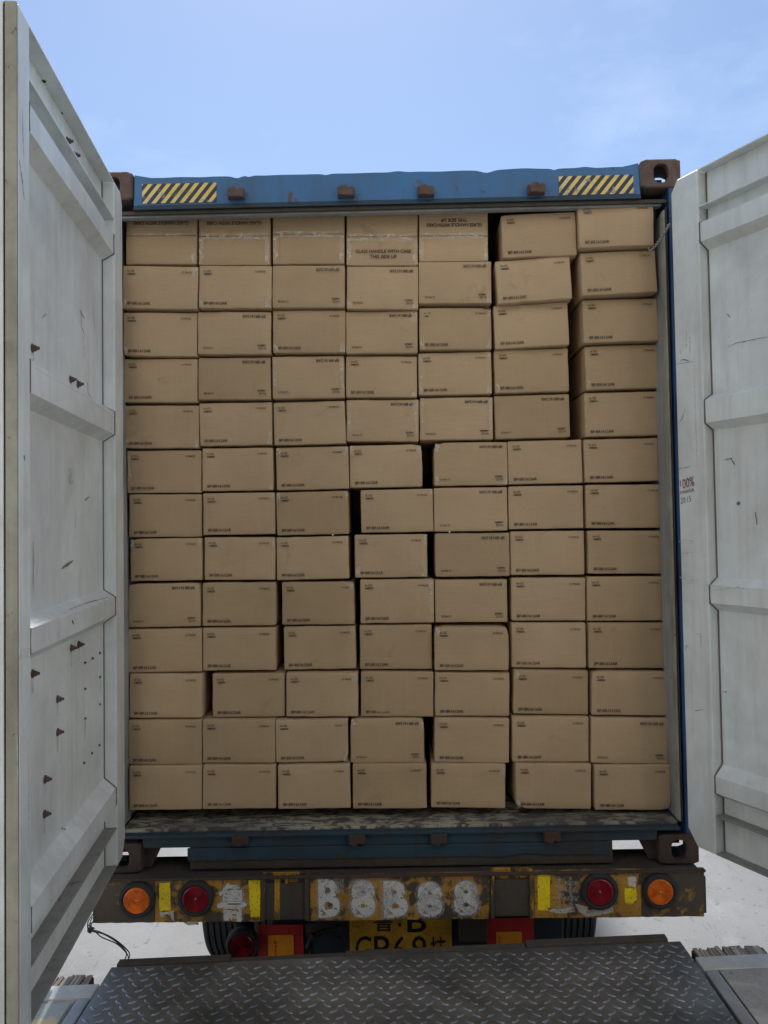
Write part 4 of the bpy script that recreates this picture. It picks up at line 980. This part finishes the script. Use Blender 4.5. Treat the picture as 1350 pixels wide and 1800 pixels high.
def lettering(root, w_, h_, kind, seed):
    y = -.0046; up = kind == 'U'
    k = -1 if up else 1
    items = [('16 OZ', .0125, .0085, -w_ / 2 + .036, h_ / 2 - .024, .031), ('AMBER', .0125, .0085, -w_ / 2 + .039, h_ / 2 - .037, .037),
             ('12 PACK', .0125, .0085, w_ / 2 - .046, h_ / 2 - .0265, .045), ('BP-BR1612AR', .017, .0128, -w_ / 2 + .073, -h_ / 2 + .021, .1)]
    for txt, sz, hh, cx, cz, wd in items:
        me = text_mesh(txt, .02, .00022, M['ink'], 'CENTER')
        place_text('printed_lettering', me, root, cx * k, cz * k, y, wd, hh, flip=up)
def flaps(root, w_, h_, rc):
    """top-row boxes lie with the taped lid towards us: seam, tape over it, big handling print"""
    r, c = rc; zz = lambda py: P_((R_[1][c - 1][0] + R_[1][c - 1][1]) / 2, py, root.location.y).z - root.location.z
    zs = zz({1: 415, 2: 415.5, 3: 412, 4: 416.7, 5: 415}[c])
    m_ = MB(); m_.box(-w_ / 2 + .004, w_ / 2 - .004, -.0049, -.0030, zs - .0009, zs + .0009); m_.build('flap_seam', M['seam'], root, local=True)
    if c in (2, 3, 4, 5):
        tape_strip(root, -w_ / 2 + .012, w_ / 2 - .012, zs - .014 if c != 4 else zs - .020, zs + .012, c * 31)
    else: tape_strip(root, -w_ / 2 + .03, w_ / 2 - .06, zs - .003, zs + .010, 5)
    for sx in (-1, 1):
        if c != 1: tape_strip(root, *(sorted((sx * (w_ / 2 - .003), sx * (w_ / 2 - .022)))), -h_ / 2 + .006, zs - .01, c * 17 + sx)
    T1_, T2_ = text_mesh('GLASS HANDLE WITH CARE', .02, .0003, M['ink'], 'CENTER'), text_mesh('THIS SIDE UP', .02, .0003, M['ink'], 'CENTER')
    y = -.0062
    if c == 4:
        place_text('printed_lettering', T1_, root, .005, zz(442.5), y, .238, .0150); place_text('printed_lettering', T2_, root, .005, zz(451.7), y, .115, .0150)
    elif c == 5:
        place_text('printed_lettering', T1_, root, .002, zz(396.5), y, .235, .0150, flip=True); place_text('printed_lettering', T2_, root, .002, zz(388), y, .112, .0150, flip=True)
    elif c in (1, 2):
        place_text('printed_lettering', T1_, root, .0, zz(393), y, .238, .0150, flip=True)
        place_text('printed_lettering', T2_, root, .006, zz(384), y, .112, .0150, flip=True)

for r, row in R_.items():
    for c, (xl, xr, ytl, ytr, ybl, ybr, kind) in enumerate(row, 1):
        Y = ROWY[r] + DY.get((r, c), 0)
        if r == 1 and kind == 'F': ytl -= 10; ytr -= 10
        if (r, c) == (1, 7): ytl -= 16; ytr -= 16
        tl_, tr_, bl_, br_ = P_(xl, ytl, Y), P_(xr, ytr, Y), P_(xl, ybl, Y), P_(xr, ybr, Y)
        w_ = ((tr_.x - tl_.x) + (br_.x - bl_.x)) / 2; h_ = ((tl_.z - bl_.z) + (tr_.z - br_.z)) / 2
        ang = math.atan2((tr_.z - tl_.z) + (br_.z - bl_.z), 2 * w_)
        ctr = (tl_ + tr_ + bl_ + br_) / 4; rn = random.Random(r * 100 + c)
        # boxes rest on the row below: fill the measured height down to its neighbour
        extra = 0
        if r < 13:
            nb = R_[r + 1]; below = min((abs((q[0] + q[1]) / 2 - (xl + xr) / 2), k) for k, q in enumerate(nb))[1]
            zb = P_((xl + xr) / 2, (nb[below][2] + nb[below][3]) / 2, ROWY[r + 1]).z
            gap = (bl_.z + br_.z) / 2 - zb
            extra = max(-.003, min(.0, gap))
        yaw_ = rn.uniform(-.6, .6)
        if (r, c) in ((1, 6), (2, 6), (3, 6)): yaw_ = -1.5
        where = f"{COLN[c]} in the {ROWN[r]}"
        look = {'N': 'kraft cardboard box', 'U': 'cardboard box printed upside down', 'F': 'cardboard box with taped lid seam facing out'}[kind]
        if r == 1 and c in (3, 4, 5): look = {3: 'unprinted cardboard box with a taped seam', 4: 'cardboard box reading GLASS HANDLE WITH CARE upright', 5: 'box with big upside-down print above its seam'}[c]
        lab = look + ', ' + where
        root = thing('cardboard_box', (ctr.x, Y, ctr.z), lab, 'box', 'cardboard boxes stacked in the container', rot=(0, -ang, math.radians(yaw_)))
        body = bpy.data.objects.new('carton', carton_mesh(w_, h_, DEP, r * 10 + c, crush=CR.get((r, c), ()))); COL.objects.link(body); body.parent = root
        if kind == 'F': flaps(root, w_, h_, (r, c))
        else: lettering(root, w_, h_, kind, r * 7 + c)
        for k, code in enumerate(TAPE.get((r, c), '').split()):
            X, Zc = w_ / 2, h_ / 2; sd_ = r * 1000 + c * 10 + k; rn2 = random.Random(sd_); L = rn2.uniform(.025, .05)
            if code == 'L': tape_strip(root, -X + .006, -X + .019, -Zc + .05, Zc - .02, sd_)
            elif code == 'R': tape_strip(root, X - .020, X - .006, -Zc + .04, Zc - .012, sd_)
            else:
                sx = -1 if 'l' in code else 1; sz = 1 if 't' in code else -1
                xa, xb = sorted((sx * (X - .003), sx * (X - .003 - rn2.uniform(.012, .026)))); za, zb = sorted((sz * (Zc - .004), sz * (Zc - .004 - L)))
                tape_strip(root, xa, xb, za, zb, sd_)

# second layer glimpsed through the gaps
SEC = [(855, 420, 'dim cardboard box deep in the gap of the top row'), (1010, 500, 'dim box deep between the two rightmost columns, beside the second row from the top'), (1010, 620, 'dim box deep between the two rightmost columns, beside the fourth row from the top'), (1010, 730, 'dim box deep between the two rightmost columns, beside the fifth row from the top'),
       (752, 800, 'dark box in the central gap of the sixth row from the top'), (622, 880, 'dark box in the gap left of the central box of the middle row'), (758, 975, 'dark box in the central gap of the sixth row from the bottom'),
       (365, 1222, 'dark box in the gap right of the leftmost box, third row from the bottom'), (752, 1300, 'dark box in the central gap of the second row from the bottom'), (897, 1385, 'dark box in the gap of the bottom row')]
for k, (px, py, lab) in enumerate(SEC):
    c = P_(px, py, .68)
    root = thing('cardboard_box', (c.x, .68, c.z), lab, 'box', 'cardboard boxes behind the front layer')
    body = bpy.data.objects.new('carton', carton_mesh(.325, .19, DEP, 300 + k)); COL.objects.link(body); body.parent = root
    tape_strip(root, -.03, .02, -.08, .06, 900 + k)
print('objects', len(bpy.data.objects))
